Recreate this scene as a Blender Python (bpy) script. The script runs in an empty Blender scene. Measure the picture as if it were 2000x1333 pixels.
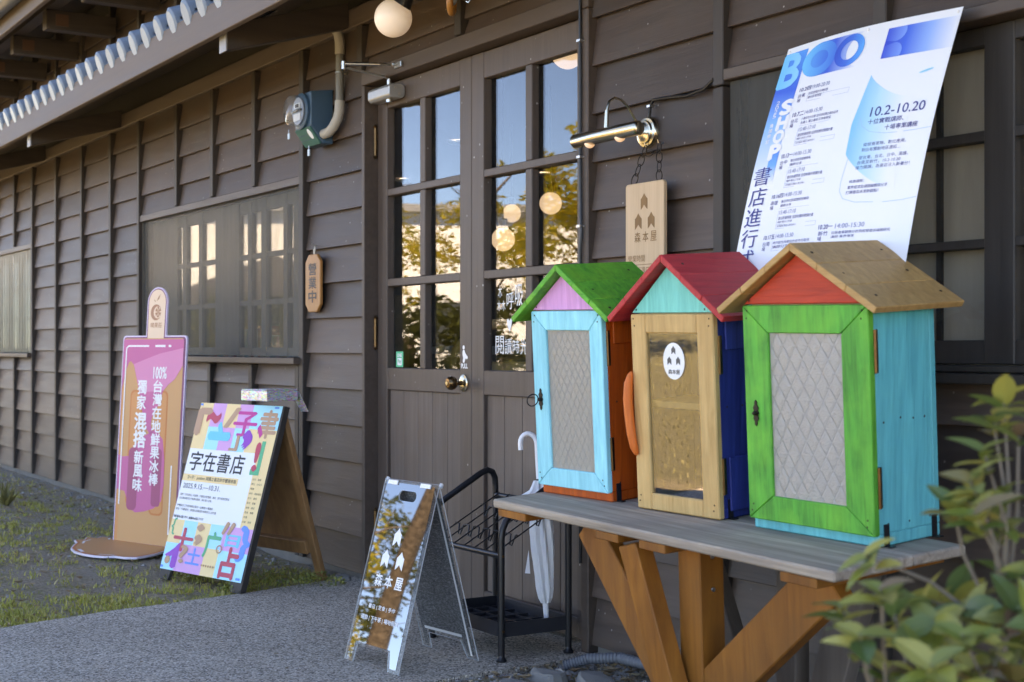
import bpy, bmesh, math, random
from mathutils import Vector, Matrix, noise
R = math.radians
sc = bpy.context.scene
col = sc.collection

# ------------------------------------------------------------------ camera
cam = bpy.data.cameras.new('camera')
cam.lens = 50.0; cam.sensor_width = 36.0; cam.shift_y = 0.00525
cam.clip_start = 0.05; cam.clip_end = 1500
cam.dof.use_dof = True; cam.dof.focus_distance = 4.7; cam.dof.aperture_fstop = 6.0
camo = bpy.data.objects.new('camera', cam)
camo.location = (0, -2.8, 1.03); camo.rotation_euler = (R(90), 0, R(57.865))
col.objects.link(camo); sc.camera = camo

# ------------------------------------------------------------------ world and sun
SUN_AZ, SUN_EL = R(38), R(48)          # azimuth measured from +Y towards +X
world = bpy.data.worlds.new('World'); sc.world = world; world.use_nodes = True
wn = world.node_tree
sky = wn.nodes.new('ShaderNodeTexSky'); sky.sky_type = 'NISHITA'; sky.sun_disc = False
sky.sun_elevation = SUN_EL; sky.sun_rotation = SUN_AZ
sky.altitude = 0; sky.air_density = 0.5; sky.dust_density = 0.0; sky.ozone_density = 9.0
bg = wn.nodes['Background']; bg.inputs[1].default_value = 0.11
wn.links.new(sky.outputs[0], bg.inputs[0])
sun = bpy.data.lights.new('sun', 'SUN'); sun.energy = 4.4; sun.angle = R(0.5); sun.color = (1, 0.965, 0.91)
suno = bpy.data.objects.new('sun', sun); col.objects.link(suno)
sd = Vector((math.sin(SUN_AZ)*math.cos(SUN_EL), math.cos(SUN_AZ)*math.cos(SUN_EL), math.sin(SUN_EL)))
suno.rotation_euler = sd.to_track_quat('Z', 'Y').to_euler(); suno.location = (0, 0, 12)
vs = sc.view_settings
vs.view_transform = 'Standard'; vs.look = 'None'; vs.gamma = 1.0; vs.exposure = 3.4
vs.use_white_balance = True; vs.white_balance_temperature = 12300; vs.white_balance_tint = 18
sc.render.engine = 'CYCLES'
sc.cycles.max_bounces = 10; sc.cycles.transparent_max_bounces = 24
sc.cycles.glossy_bounces = 6; sc.cycles.transmission_bounces = 8; sc.cycles.diffuse_bounces = 5

# ------------------------------------------------------------------ helpers
rnd = random.Random(7)
BASE = {}

class MB:
    def __init__(s): s.v = []; s.f = []
    def add(s, vs_, fs_):
        n = len(s.v); s.v += [tuple(p) for p in vs_]; s.f += [tuple(i+n for i in f) for f in fs_]; return s
    def box(s, x0, x1, y0, y1, z0, z1, M=None):
        p = [Vector((x, y, z)) for z in (z0, z1) for y in (y0, y1) for x in (x0, x1)]
        if M is not None: p = [M @ q for q in p]
        return s.add(p, [(0,2,3,1),(4,5,7,6),(0,1,5,4),(2,6,7,3),(0,4,6,2),(1,3,7,5)])
    def prism(s, poly, F, w0, w1):
        n = len(poly)
        a = [F @ Vector((x, y, w0)) for x, y in poly]; b = [F @ Vector((x, y, w1)) for x, y in poly]
        return s.add(a+b, [tuple(range(n-1, -1, -1)), tuple(range(n, 2*n))] + [(i, (i+1) % n, n+(i+1) % n, n+i) for i in range(n)])
    def flat(s, poly, F, w=0.0):
        return s.add([F @ Vector((x, y, w)) for x, y in poly], [tuple(range(len(poly)))])
    def tube(s, pts, r, n=10, closed=False, caps=True):
        pts = [Vector(p) for p in pts]; m = len(pts)
        rr = r if isinstance(r, (list, tuple)) else [r]*m
        base = len(s.v); up = None
        for i, p in enumerate(pts):
            if closed: t = (pts[(i+1) % m]-pts[i-1])
            else: t = pts[min(i+1, m-1)]-pts[max(i-1, 0)]
            t = t.normalized()
            if up is None:
                up = Vector((0, 0, 1)) if abs(t.z) < .9 else Vector((1, 0, 0))
            up = (up - t*up.dot(t))
            if up.length < 1e-5: up = Vector((1, .3, 0)) - t*Vector((1, .3, 0)).dot(t)
            up.normalize(); sd_ = t.cross(up)
            for k in range(n):
                a = 2*math.pi*k/n
                s.v.append(tuple(p + (up*math.cos(a)+sd_*math.sin(a))*rr[i]))
        for i in range(m if closed else m-1):
            for k in range(n):
                a = base+i*n+k; b = base+i*n+(k+1) % n; j = (i+1) % m
                s.f.append((a, b, base+j*n+(k+1) % n, base+j*n+k))
        if caps and not closed:
            s.f.append(tuple(base+k for k in range(n-1, -1, -1))); s.f.append(tuple(base+(m-1)*n+k for k in range(n)))
        return s
    def lathe(s, prof, F, n=24):
        base = len(s.v); m = len(prof)
        for r, z in prof:
            for k in range(n):
                a = 2*math.pi*k/n
                s.v.append(tuple(F @ Vector((r*math.cos(a), r*math.sin(a), z))))
        for i in range(m-1):
            for k in range(n):
                s.f.append((base+i*n+k, base+i*n+(k+1) % n, base+(i+1)*n+(k+1) % n, base+(i+1)*n+k))
        if prof[0][0] > 1e-6: s.f.append(tuple(base+k for k in range(n-1, -1, -1)))
        if prof[-1][0] > 1e-6: s.f.append(tuple(base+(m-1)*n+k for k in range(n)))
        return s

def frame(o, ux, uy):
    ux = Vector(ux).normalized(); uy = Vector(uy); uy = (uy-ux*uy.dot(ux)).normalized(); n = ux.cross(uy)
    M = Matrix((ux, uy, n)).transposed().to_4x4(); M.translation = Vector(o); return M

def tag(o, label=None, cat=None, group=None, kind=None):
    if label: o['label'] = label
    if cat: o['category'] = cat
    if group: o['group'] = group
    if kind: o['kind'] = kind
    return o

def obj(name, mb, m, parent=None, loc=None, bevel=0, smooth=False, seg=1, label=None):
    L = BASE[parent.name] if parent else Vector(loc if loc else (0, 0, 0))
    me = bpy.data.meshes.new(name)
    me.from_pydata([(x-L.x, y-L.y, z-L.z) for x, y, z in mb.v], [], mb.f)
    me.validate(); me.update()
    if m: me.materials.append(m)
    if smooth:
        for p in me.polygons: p.use_smooth = True
        try: me.set_sharp_from_angle(angle=R(40))
        except Exception: pass
    o = bpy.data.objects.new(name, me); col.objects.link(o)
    if parent: o.parent = parent
    else: o.location = L
    BASE[o.name] = L
    if bevel:
        b = o.modifiers.new('bevel', 'BEVEL'); b.width = bevel; b.segments = seg; b.limit_method = 'ANGLE'; b.angle_limit = R(35)
    if label: o['label'] = label
    return o

def thing(name, label, cat, loc, group=None):
    o = bpy.data.objects.new(name, None); col.objects.link(o); o.location = loc; o.empty_display_size = .1
    BASE[o.name] = Vector(loc); return tag(o, label, cat, group)

def share(name, src, parent, loc, rot=(0, 0, 0), scale=(1, 1, 1)):
    o = bpy.data.objects.new(name, src.data); col.objects.link(o); o.parent = parent
    o.location = loc; o.rotation_euler = rot; o.scale = scale; return o

# text as flat mesh, fitted to a box
def text2d(s, bold=0.0, shear=0.0):
    c = bpy.data.curves.new('lettering', 'FONT'); c.body = s; c.size = 1.0; c.offset = bold; c.shear = shear; c.resolution_u = 3
    o = bpy.data.objects.new('lettering', c); col.objects.link(o)
    me = bpy.data.meshes.new_from_object(o)
    v = [(p.co.x, p.co.y) for p in me.vertices]; f = [tuple(p.vertices) for p in me.polygons]
    bpy.data.objects.remove(o); bpy.data.curves.remove(c); bpy.data.meshes.remove(me)
    return v, f

def put_text(mb, F, s, x0, y0, x1, y1, w=0.0, bold=0.0, keep=False, warp=None, shear=0.0):
    v, f = text2d(s, 0.0, shear)      # boldness: the same glyphs laid again with a small shift, never inflated outlines
    if not v: return
    ax = min(p[0] for p in v); bx = max(p[0] for p in v); ay = min(p[1] for p in v); by = max(p[1] for p in v)
    sx = (x1-x0)/max(bx-ax, 1e-6); sy = (y1-y0)/max(by-ay, 1e-6)
    if keep: sx = min(abs(sx), abs(sy)); sy = sx
    k = max(bold, 0); dirs = [(0, 0)] if k < .003 else [(0, 0), (k, 0), (-k, 0), (0, k), (0, -k)]
    if k > .025: dirs += [(k*.5, k*.5), (-k*.5, k*.5), (k*.5, -k*.5), (-k*.5, -k*.5)]
    for i, (du, dv) in enumerate(dirs):
        q = [(x0+(p[0]-ax+du)*sx, y0+(p[1]-ay+dv)*sy) for p in v]; wi = w+i*.00004
        if warp: pts = [warp(x, y, wi) for x, y in q]
        else: pts = [F @ Vector((x, y, wi)) for x, y in q]
        mb.add(pts, f)

def put_column(mb, F, s, x0, x1, ytop, ybot, w=0.0, bold=0.0, gap=.18, warp=None):
    n = len(s); h = (ytop-ybot)/(n-gap)
    for i, ch in enumerate(s):
        y1 = ytop-i*h; put_text(mb, F, ch, x0, y1-h*(1-gap), x1, y1, w, bold, warp=warp)

def arc(cx, cy, r, a0, a1, n=8, ry=None):
    ry = ry or r
    return [(cx+r*math.cos(R(a0+(a1-a0)*i/n)), cy+ry*math.sin(R(a0+(a1-a0)*i/n))) for i in range(n+1)]

def rrect(x0, y0, x1, y1, r, n=5):
    return arc(x1-r, y1-r, r, 0, 90, n)+arc(x0+r, y1-r, r, 90, 180, n)+arc(x0+r, y0+r, r, 180, 270, n)+arc(x1-r, y0+r, r, 270, 360, n)

def stroke(pts, w):
    """polyline thickened to a flat polygon outline"""
    L = []; Rr = []
    pts = [Vector((p[0], p[1])) for p in pts]
    for i, p in enumerate(pts):
        t = (pts[min(i+1, len(pts)-1)]-pts[max(i-1, 0)]).normalized(); n = Vector((-t.y, t.x))
        ww = w[i] if isinstance(w, (list, tuple)) else w
        L.append(p+n*ww/2); Rr.append(p-n*ww/2)
    return [tuple(q) for q in Rr+L[::-1]]

def put_stroke(mb, F, pts, w, z=0.0):
    pts = [Vector((p[0], p[1])) for p in pts]
    for i in range(len(pts)-1):
        t = (pts[i+1]-pts[i]).normalized(); n = Vector((-t.y, t.x))*w/2; e = t*w*.3
        a, b = pts[i]-e, pts[i+1]+e
        mb.flat([tuple(a-n), tuple(b-n), tuple(b+n), tuple(a+n)], F, z)

def logo(cx, cy, h):
    w = h*.34
    return [(cx, cy+h*.5), (cx+w*.55, cy+h*.27), (cx+w, cy+h*.15), (cx+w*.97, cy-h*.5), (cx+w*.5, cy-h*.38), (cx, cy-h*.2), (cx-w*.5, cy-h*.38), (cx-w*.97, cy-h*.5), (cx-w, cy+h*.15), (cx-w*.55, cy+h*.27)]

def put_logo(mb, F, cx, cy, h, w):
    p = logo(cx, cy, h)
    mb.flat([p[0], p[9], p[8], p[7], p[6], p[5]], F, w); mb.flat([p[0], p[5], p[4], p[3], p[2], p[1]], F, w)

# ------------------------------------------------------------------ materials
def srgb(r, g, b):
    f = lambda c: ((c/255)/12.92 if c/255 <= .04045 else ((c/255+.055)/1.055)**2.4)
    return (f(r), f(g), f(b))

def base_mat(name):
    m = bpy.data.materials.new(name); m.use_nodes = True
    return m, m.node_tree, m.node_tree.nodes['Principled BSDF']

def plain(name, c, rough=.5, metal=0.0, spec=.5, emit=None, es=0.0, trans=0.0, ior=1.45, var=.06, nscale=18.0, bump=0.0):
    m, nt, b = base_mat(name); N = nt.nodes; L = nt.links
    b.inputs['Roughness'].default_value = rough; b.inputs['Metallic'].default_value = metal
    b.inputs['Specular IOR Level'].default_value = spec; b.inputs['IOR'].default_value = ior
    b.inputs['Transmission Weight'].default_value = trans
    if var:
        tc = N.new('ShaderNodeTexCoord'); nz = N.new('ShaderNodeTexNoise'); nz.inputs['Scale'].default_value = nscale; nz.inputs['Detail'].default_value = 6
        L.new(tc.outputs['Object'], nz.inputs['Vector'])
        mx = N.new('ShaderNodeMix'); mx.data_type = 'RGBA'
        mx.inputs[6].default_value = (*[max(0, k*(1-var)) for k in c], 1); mx.inputs[7].default_value = (*[min(1, k*(1+var)) for k in c], 1)
        L.new(nz.outputs[0], mx.inputs[0]); L.new(mx.outputs[2], b.inputs['Base Color'])
        if bump:
            bp = N.new('ShaderNodeBump'); bp.inputs['Strength'].default_value = bump; bp.inputs['Distance'].default_value = .01
            L.new(nz.outputs[0], bp.inputs['Height']); L.new(bp.outputs[0], b.inputs['Normal'])
    else: b.inputs['Base Color'].default_value = (*c, 1)
    if emit: b.inputs['Emission Color'].default_value = (*emit, 1); b.inputs['Emission Strength'].default_value = es
    return m

def wood(name, dark, light, axis='X', scale=9.0, stretch=14.0, rough=.6, bump=.25, objvar=.0, speck=0.0, blotch=0.0, blotch_col=None, knots=0.0, spec=.35):
    """grain stretched along an axis; optional per-object brightness, dust specks, blotches and knots"""
    m, nt, b = base_mat(name); N = nt.nodes; L = nt.links
    tc = N.new('ShaderNodeTexCoord'); oi = N.new('ShaderNodeObjectInfo')
    add = N.new('ShaderNodeVectorMath'); add.operation = 'ADD'
    mul = N.new('ShaderNodeVectorMath'); mul.operation = 'SCALE'; mul.inputs[0].default_value = (17.3, 9.1, 23.7)
    L.new(oi.outputs['Random'], mul.inputs['Scale']); L.new(tc.outputs['Object'], add.inputs[0]); L.new(mul.outputs[0], add.inputs[1])
    mp = N.new('ShaderNodeMapping'); s = [scale]*3; s['XYZ'.index(axis)] = scale/stretch*1.5; s = [k*(1 if i == 'XYZ'.index(axis) else 2.2) for i, k in enumerate(s)]
    mp.inputs['Scale'].default_value = s; L.new(add.outputs[0], mp.inputs[0])
    nz = N.new('ShaderNodeTexNoise'); nz.inputs['Scale'].default_value = 2.2; nz.inputs['Detail'].default_value = 9; nz.inputs['Roughness'].default_value = .68; nz.inputs['Distortion'].default_value = .5
    L.new(mp.outputs[0], nz.inputs[0])
    rp = N.new('ShaderNodeValToRGB'); rp.color_ramp.elements[0].position = .3; rp.color_ramp.elements[1].position = .72
    rp.color_ramp.elements[0].color = (*dark, 1); rp.color_ramp.elements[1].color = (*light, 1)
    L.new(nz.outputs[0], rp.inputs[0]); c = rp.outputs[0]
    def mixc(fac, colr, cin, mode='MIX', f=None):
        mx = N.new('ShaderNodeMix'); mx.data_type = 'RGBA'; mx.blend_type = mode
        if isinstance(colr, tuple): mx.inputs[7].default_value = (*colr, 1)
        else: L.new(colr, mx.inputs[7])
        if f is None: L.new(fac, mx.inputs[0])
        else: mx.inputs[0].default_value = f
        L.new(cin, mx.inputs[6]); return mx.outputs[2]
    def ramp(val, a, bb):
        r = N.new('ShaderNodeMapRange'); r.inputs[1].default_value = a; r.inputs[2].default_value = bb; L.new(val, r.inputs[0]); return r.outputs[0]
    if blotch:
        n2 = N.new('ShaderNodeTexNoise'); n2.inputs['Scale'].default_value = scale*.9; n2.inputs['Detail'].default_value = 5; L.new(add.outputs[0], n2.inputs[0])
        f = N.new('ShaderNodeMath'); f.operation = 'MULTIPLY'; f.inputs[1].default_value = blotch; L.new(ramp(n2.outputs[0], .45, .75), f.inputs[0])
        c = mixc(f.outputs[0], blotch_col, c)
    if knots:
        vo = N.new('ShaderNodeTexVoronoi'); vo.inputs['Scale'].default_value = knots; L.new(add.outputs[0], vo.inputs[0])
        f = ramp(vo.outputs['Distance'], .12, .04); c = mixc(f, tuple(k*.22 for k in dark), c)
    if speck:
        vo = N.new('ShaderNodeTexVoronoi'); vo.inputs['Scale'].default_value = speck; L.new(add.outputs[0], vo.inputs[0])
        n3 = N.new('ShaderNodeTexNoise'); n3.inputs['Scale'].default_value = 3.1; L.new(add.outputs[0], n3.inputs[0])
        a = ramp(vo.outputs['Distance'], .1, .06); b2 = ramp(n3.outputs[0], .46, .66)
        f = N.new('ShaderNodeMath'); f.operation = 'MULTIPLY'; L.new(a, f.inputs[0]); L.new(b2, f.inputs[1])
        f2 = N.new('ShaderNodeMath'); f2.operation = 'MULTIPLY'; f2.inputs[1].default_value = .85; L.new(f.outputs[0], f2.inputs[0])
        c = mixc(f2.outputs[0], (.5, .48, .45), c)
    if objvar:
        mr = N.new('ShaderNodeMapRange'); mr.inputs[3].default_value = 1-objvar; mr.inputs[4].default_value = 1+objvar; L.new(oi.outputs['Random'], mr.inputs[0])
        hs = N.new('ShaderNodeHueSaturation'); L.new(mr.outputs[0], hs.inputs['Value']); L.new(c, hs.inputs['Color']); c = hs.outputs[0]
    L.new(c, b.inputs['Base Color'])
    b.inputs['Roughness'].default_value = rough; b.inputs['Specular IOR Level'].default_value = spec
    rr = N.new('ShaderNodeMapRange'); rr.inputs[3].default_value = rough-.12; rr.inputs[4].default_value = min(1, rough+.15); L.new(nz.outputs[0], rr.inputs[0]); L.new(rr.outputs[0], b.inputs['Roughness'])
    bp = N.new('ShaderNodeBump'); bp.inputs['Strength'].default_value = bump; bp.inputs['Distance'].default_value = .004
    L.new(nz.outputs[0], bp.inputs['Height']); L.new(bp.outputs[0], b.inputs['Normal'])
    return m

def gradient(name, stops, axis='Z', a=0.0, b_=1.0, rough=.5):
    """flat print: colour ramp along a local axis of the object"""
    m, nt, b = base_mat(name); N = nt.nodes; L = nt.links
    tc = N.new('ShaderNodeTexCoord'); sp = N.new('ShaderNodeSeparateXYZ'); L.new(tc.outputs['Object'], sp.inputs[0])
    mr = N.new('ShaderNodeMapRange'); mr.inputs[1].default_value = a; mr.inputs[2].default_value = b_; L.new(sp.outputs['XYZ'.index(axis)], mr.inputs[0])
    rp = N.new('ShaderNodeValToRGB'); L.new(mr.outputs[0], rp.inputs[0])
    e = rp.color_ramp.elements; e[0].position = stops[0][0]; e[0].color = (*stops[0][1], 1); e[1].position = stops[-1][0]; e[1].color = (*stops[-1][1], 1)
    for p, c in stops[1:-1]: k = e.new(p); k.color = (*c, 1)
    L.new(rp.outputs[0], b.inputs['Base Color']); b.inputs['Roughness'].default_value = rough
    return m

def glass(name, ior=1.7, tint=(1, 1, 1), rough=0.0, wav=0.0, dirt=0.0, dirt_col=(.3, .3, .29), streak=0.0):
    """thin pane: physical Fresnel mix of a mirror reflection and clear transmission, optional dirt film"""
    m, nt, b = base_mat(name); N = nt.nodes; L = nt.links; N.remove(b)
    out = N['Material Output']; tr = N.new('ShaderNodeBsdfTransparent'); tr.inputs[0].default_value = (*tint, 1)
    gl = N.new('ShaderNodeBsdfGlossy'); gl.inputs['Roughness'].default_value = rough
    # Schlick reflectance of one face, the same from either side of the pane
    ge = N.new('ShaderNodeNewGeometry'); dt = N.new('ShaderNodeVectorMath'); dt.operation = 'DOT_PRODUCT'
    L.new(ge.outputs['Incoming'], dt.inputs[0]); L.new(ge.outputs['Normal'], dt.inputs[1])
    f0 = ((ior-1)/(ior+1))**2; top_ = 1-f0 if ior > 1.05 else .12; val = dt.outputs['Value']
    for op, k in (('ABSOLUTE', None), ('SUBTRACT', 1.0), ('POWER', 5.0), ('MULTIPLY', top_), ('ADD', f0)):
        mt = N.new('ShaderNodeMath'); mt.operation = op
        if op == 'SUBTRACT': mt.inputs[0].default_value = k; L.new(val, mt.inputs[1])
        else:
            L.new(val, mt.inputs[0])
            if k is not None: mt.inputs[1].default_value = k
        val = mt.outputs[0]
    mx = N.new('ShaderNodeMixShader'); L.new(val, mx.inputs[0]); L.new(tr.outputs[0], mx.inputs[1]); L.new(gl.outputs[0], mx.inputs[2]); s = mx.outputs[0]
    tc = N.new('ShaderNodeTexCoord')
    if wav:
        nz = N.new('ShaderNodeTexNoise'); nz.inputs['Scale'].default_value = 5; nz.inputs['Detail'].default_value = 1; L.new(tc.outputs['Object'], nz.inputs[0])
        bp = N.new('ShaderNodeBump'); bp.inputs['Strength'].default_value = wav; bp.inputs['Distance'].default_value = .005; L.new(nz.outputs[0], bp.inputs['Height']); L.new(bp.outputs[0], gl.inputs['Normal'])
    if dirt:
        df = N.new('ShaderNodeBsdfDiffuse'); df.inputs[0].default_value = (*dirt_col, 1)
        mp = N.new('ShaderNodeMapping'); mp.inputs['Scale'].default_value = (7, 7, .7) if streak else (3, 3, 3); L.new(tc.outputs['Object'], mp.inputs[0])
        nz = N.new('ShaderNodeTexNoise'); nz.inputs['Scale'].default_value = 2; nz.inputs['Detail'].default_value = 8; nz.inputs['Roughness'].default_value = .65; L.new(mp.outputs[0], nz.inputs[0])
        mr = N.new('ShaderNodeMapRange'); mr.inputs[1].default_value = .3; mr.inputs[2].default_value = .75; mr.inputs[3].default_value = dirt*.75; mr.inputs[4].default_value = min(1, dirt*1.3); L.new(nz.outputs[0], mr.inputs[0])
        m2 = N.new('ShaderNodeMixShader'); L.new(mr.outputs[0], m2.inputs[0]); L.new(s, m2.inputs[1]); L.new(df.outputs[0], m2.inputs[2]); s = m2.outputs[0]
    L.new(s, out.inputs[0]); return m

def pattern_glass(name, c, k=22.0, z_ratio=.62):
    """cast diamond-pattern glass: rough translucent sheet with a moulded relief"""
    m, nt, b = base_mat(name); N = nt.nodes; L = nt.links
    tc = N.new('ShaderNodeTexCoord'); sp = N.new('ShaderNodeSeparateXYZ'); L.new(tc.outputs['Object'], sp.inputs[0])
    def mth(op, a, bb=None):
        x = N.new('ShaderNodeMath'); x.operation = op
        for i, q in enumerate((a, bb)):
            if q is None: continue
            if isinstance(q, (int, float)): x.inputs[i].default_value = q
            else: L.new(q, x.inputs[i])
        return x.outputs[0]
    zx = mth('MULTIPLY', sp.outputs[2], z_ratio)
    p = mth('MULTIPLY', mth('ADD', sp.outputs[0], zx), k); q = mth('MULTIPLY', mth('SUBTRACT', sp.outputs[0], zx), k)
    def line(t, per, wd):
        f = mth('ABSOLUTE', mth('SUBTRACT', mth('FRACT', mth('MULTIPLY', t, per)), .5))
        return mth('MINIMUM', mth('MULTIPLY', f, 1/wd), 1.0)
    g = mth('MINIMUM', line(p, 1, .09), line(q, 1, .09))
    d2 = mth('MINIMUM', line(mth('ADD', p, .13), 1, .08), line(mth('ADD', q, .13), 1, .08))
    rel = mth('ADD', mth('MULTIPLY', g, .7), mth('MULTIPLY', d2, .3))
    nz = N.new('ShaderNodeTexNoise'); nz.inputs['Scale'].default_value = 230; L.new(tc.outputs['Object'], nz.inputs[0])
    h = mth('ADD', rel, mth('MULTIPLY', nz.outputs[0], .7))
    bp = N.new('ShaderNodeBump'); bp.inputs['Strength'].default_value = .6; bp.inputs['Distance'].default_value = .004; L.new(h, bp.inputs['Height'])
    L.new(bp.outputs[0], b.inputs['Normal'])
    mx = N.new('ShaderNodeMix'); mx.data_type = 'RGBA'; mx.inputs[6].default_value = (*[k_*.92 for k_ in c], 1); mx.inputs[7].default_value = (*c, 1); L.new(rel, mx.inputs[0]); L.new(mx.outputs[2], b.inputs['Base Color'])
    b.inputs['Roughness'].default_value = .28; b.inputs['Transmission Weight'].default_value = .5; b.inputs['IOR'].default_value = 1.5
    return m

def leafmat(name, cols, rough=.45, transl=.35):
    m, nt, b = base_mat(name); N = nt.nodes; L = nt.links
    oi = N.new('ShaderNodeObjectInfo'); geo = N.new('ShaderNodeNewGeometry')
    ad = N.new('ShaderNodeMath'); ad.operation = 'ADD'; L.new(oi.outputs['Random'], ad.inputs[0]); L.new(geo.outputs['Random Per Island'], ad.inputs[1])
    fr = N.new('ShaderNodeMath'); fr.operation = 'FRACT'; L.new(ad.outputs[0], fr.inputs[0])
    rp = N.new('ShaderNodeValToRGB'); e = rp.color_ramp.elements
    e[0].color = (*cols[0], 1); e[1].color = (*cols[-1], 1)
    for i, c in enumerate(cols[1:-1]): k = e.new((i+1)/(len(cols)-1)); k.color = (*c, 1)
    L.new(fr.outputs[0], rp.inputs[0]); L.new(rp.outputs[0], b.inputs['Base Color'])
    b.inputs['Roughness'].default_value = rough
    tl = N.new('ShaderNodeBsdfTranslucent'); L.new(rp.outputs[0], tl.inputs[0])
    mx = N.new('ShaderNodeMixShader'); mx.inputs[0].default_value = transl; L.new(b.outputs[0], mx.inputs[1]); L.new(tl.outputs[0], mx.inputs[2])
    L.new(mx.outputs[0], N['Material Output'].inputs[0]); return m

M_BOARD = wood('painted_clapboard', (.054, .0345, .0262), (.1, .068, .0535), 'X', 5, 10, .5, .35, objvar=.3, speck=24, blotch=.55, blotch_col=(.08, .068, .062))
M_BATTEN = wood('painted_batten', (.032, .024, .02), (.05, .038, .032), 'Z', 6, 10, .55, .25, objvar=.08)
M_TRIM = wood('painted_trim', (.06, .04, .031), (.094, .066, .052), 'X', 6, 12, .5, .2)
M_DOOR = wood('painted_door', (.072, .05, .04), (.108, .078, .064), 'Z', 6, 12, .45, .2, objvar=.05, speck=20)
M_DPLANK = wood('worn_door_plank', (.098, .07, .057), (.18, .136, .112), 'Z', 7, 18, .55, .25, objvar=.1, blotch=.35, blotch_col=(.13, .075, .042))
M_EAVE = wood('eave_wood', (.1, .073, .058), (.15, .113, .092), 'X', 4, 12, .6, .2, objvar=.05)
M_BRACKET = wood('bracket_wood', (.04, .029, .023), (.066, .05, .041), 'Y', 5, 10, .6, .2)
M_SOFFIT = wood('soffit_wood', (.075, .055, .043), (.11, .083, .066), 'X', 4, 12, .7, .2)
M_TILE = plain('glazed_blue_grey_tile', srgb(112, 132, 150), .35, var=.25, nscale=9)
M_GUTTER = plain('grey_gutter_plastic', srgb(92, 98, 104), .45, var=.1)
M_DARK = plain('dark_interior_wood', (.03, .024, .02), .7)
M_GLASS = glass('door_glass', 1.75, (.93, .95, .95), 0, .02)
M_WGLASS = glass('old_window_glass', 2.4, (.85, .87, .86), .01, .05)
M_WGLASS2 = glass('dull_window_glass', 1.4, (.95, .95, .94), .02, .05)
M_SHEET = glass('dirty_acrylic_sheet', 1.03, (.97, .97, .96), .2, 0, .21, srgb(128, 125, 120), 1)
M_SHEET_DARK = glass('dark_weathered_sheet', 1.15, (.5, .5, .49), .35, 0, .7, srgb(84, 83, 80), 1)
M_BLACK = plain('black_painted_steel', (.012, .012, .014), .32, var=.1)
M_STEEL = plain('satin_steel', (.55, .54, .52), .3, 1.0, var=.05)
M_CLOSER = plain('silver_paint', (.42, .42, .42), .35, .6, var=.04)
M_BRASS = plain('polished_brass', (.62, .54, .4), .24, 1.0, var=.05)
M_BRASS_OLD = plain('aged_brass', (.17, .095, .045), .35, 1.0, var=.3, nscale=60)
M_IRON = plain('blackened_iron', (.03, .024, .02), .45, .7, var=.2)
M_CABLE = plain('black_cable', (.012, .013, .016), .35)
M_CONDUIT = plain('grey_conduit', srgb(112, 110, 105), .5)
M_CONDUIT_L = plain('pale_conduit_elbow', srgb(165, 160, 152), .5)
M_CONCRETE_B = plain('footing_concrete', (.2, .19, .175), .9, var=.3, nscale=9, bump=.3)
M_WHITE = plain('white_print', (.8, .8, .8), .5, var=0)
M_PAPER = plain('coated_paper', (.78, .8, .83), .4, var=.02, nscale=3)
M_INK = plain('navy_ink', srgb(48, 58, 130), .5, var=0)
M_INK2 = plain('grey_navy_ink', srgb(120, 130, 170), .5, var=0)
M_GREYLINE = plain('pale_grey_ink', srgb(178, 188, 205), .5, var=0)
M_BLACKINK = plain('black_ink', srgb(35, 38, 44), .5, var=0)
def ink(name, r, g, b, rough=.45): return plain(name, srgb(r, g, b), rough, var=.03, nscale=4)
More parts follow.
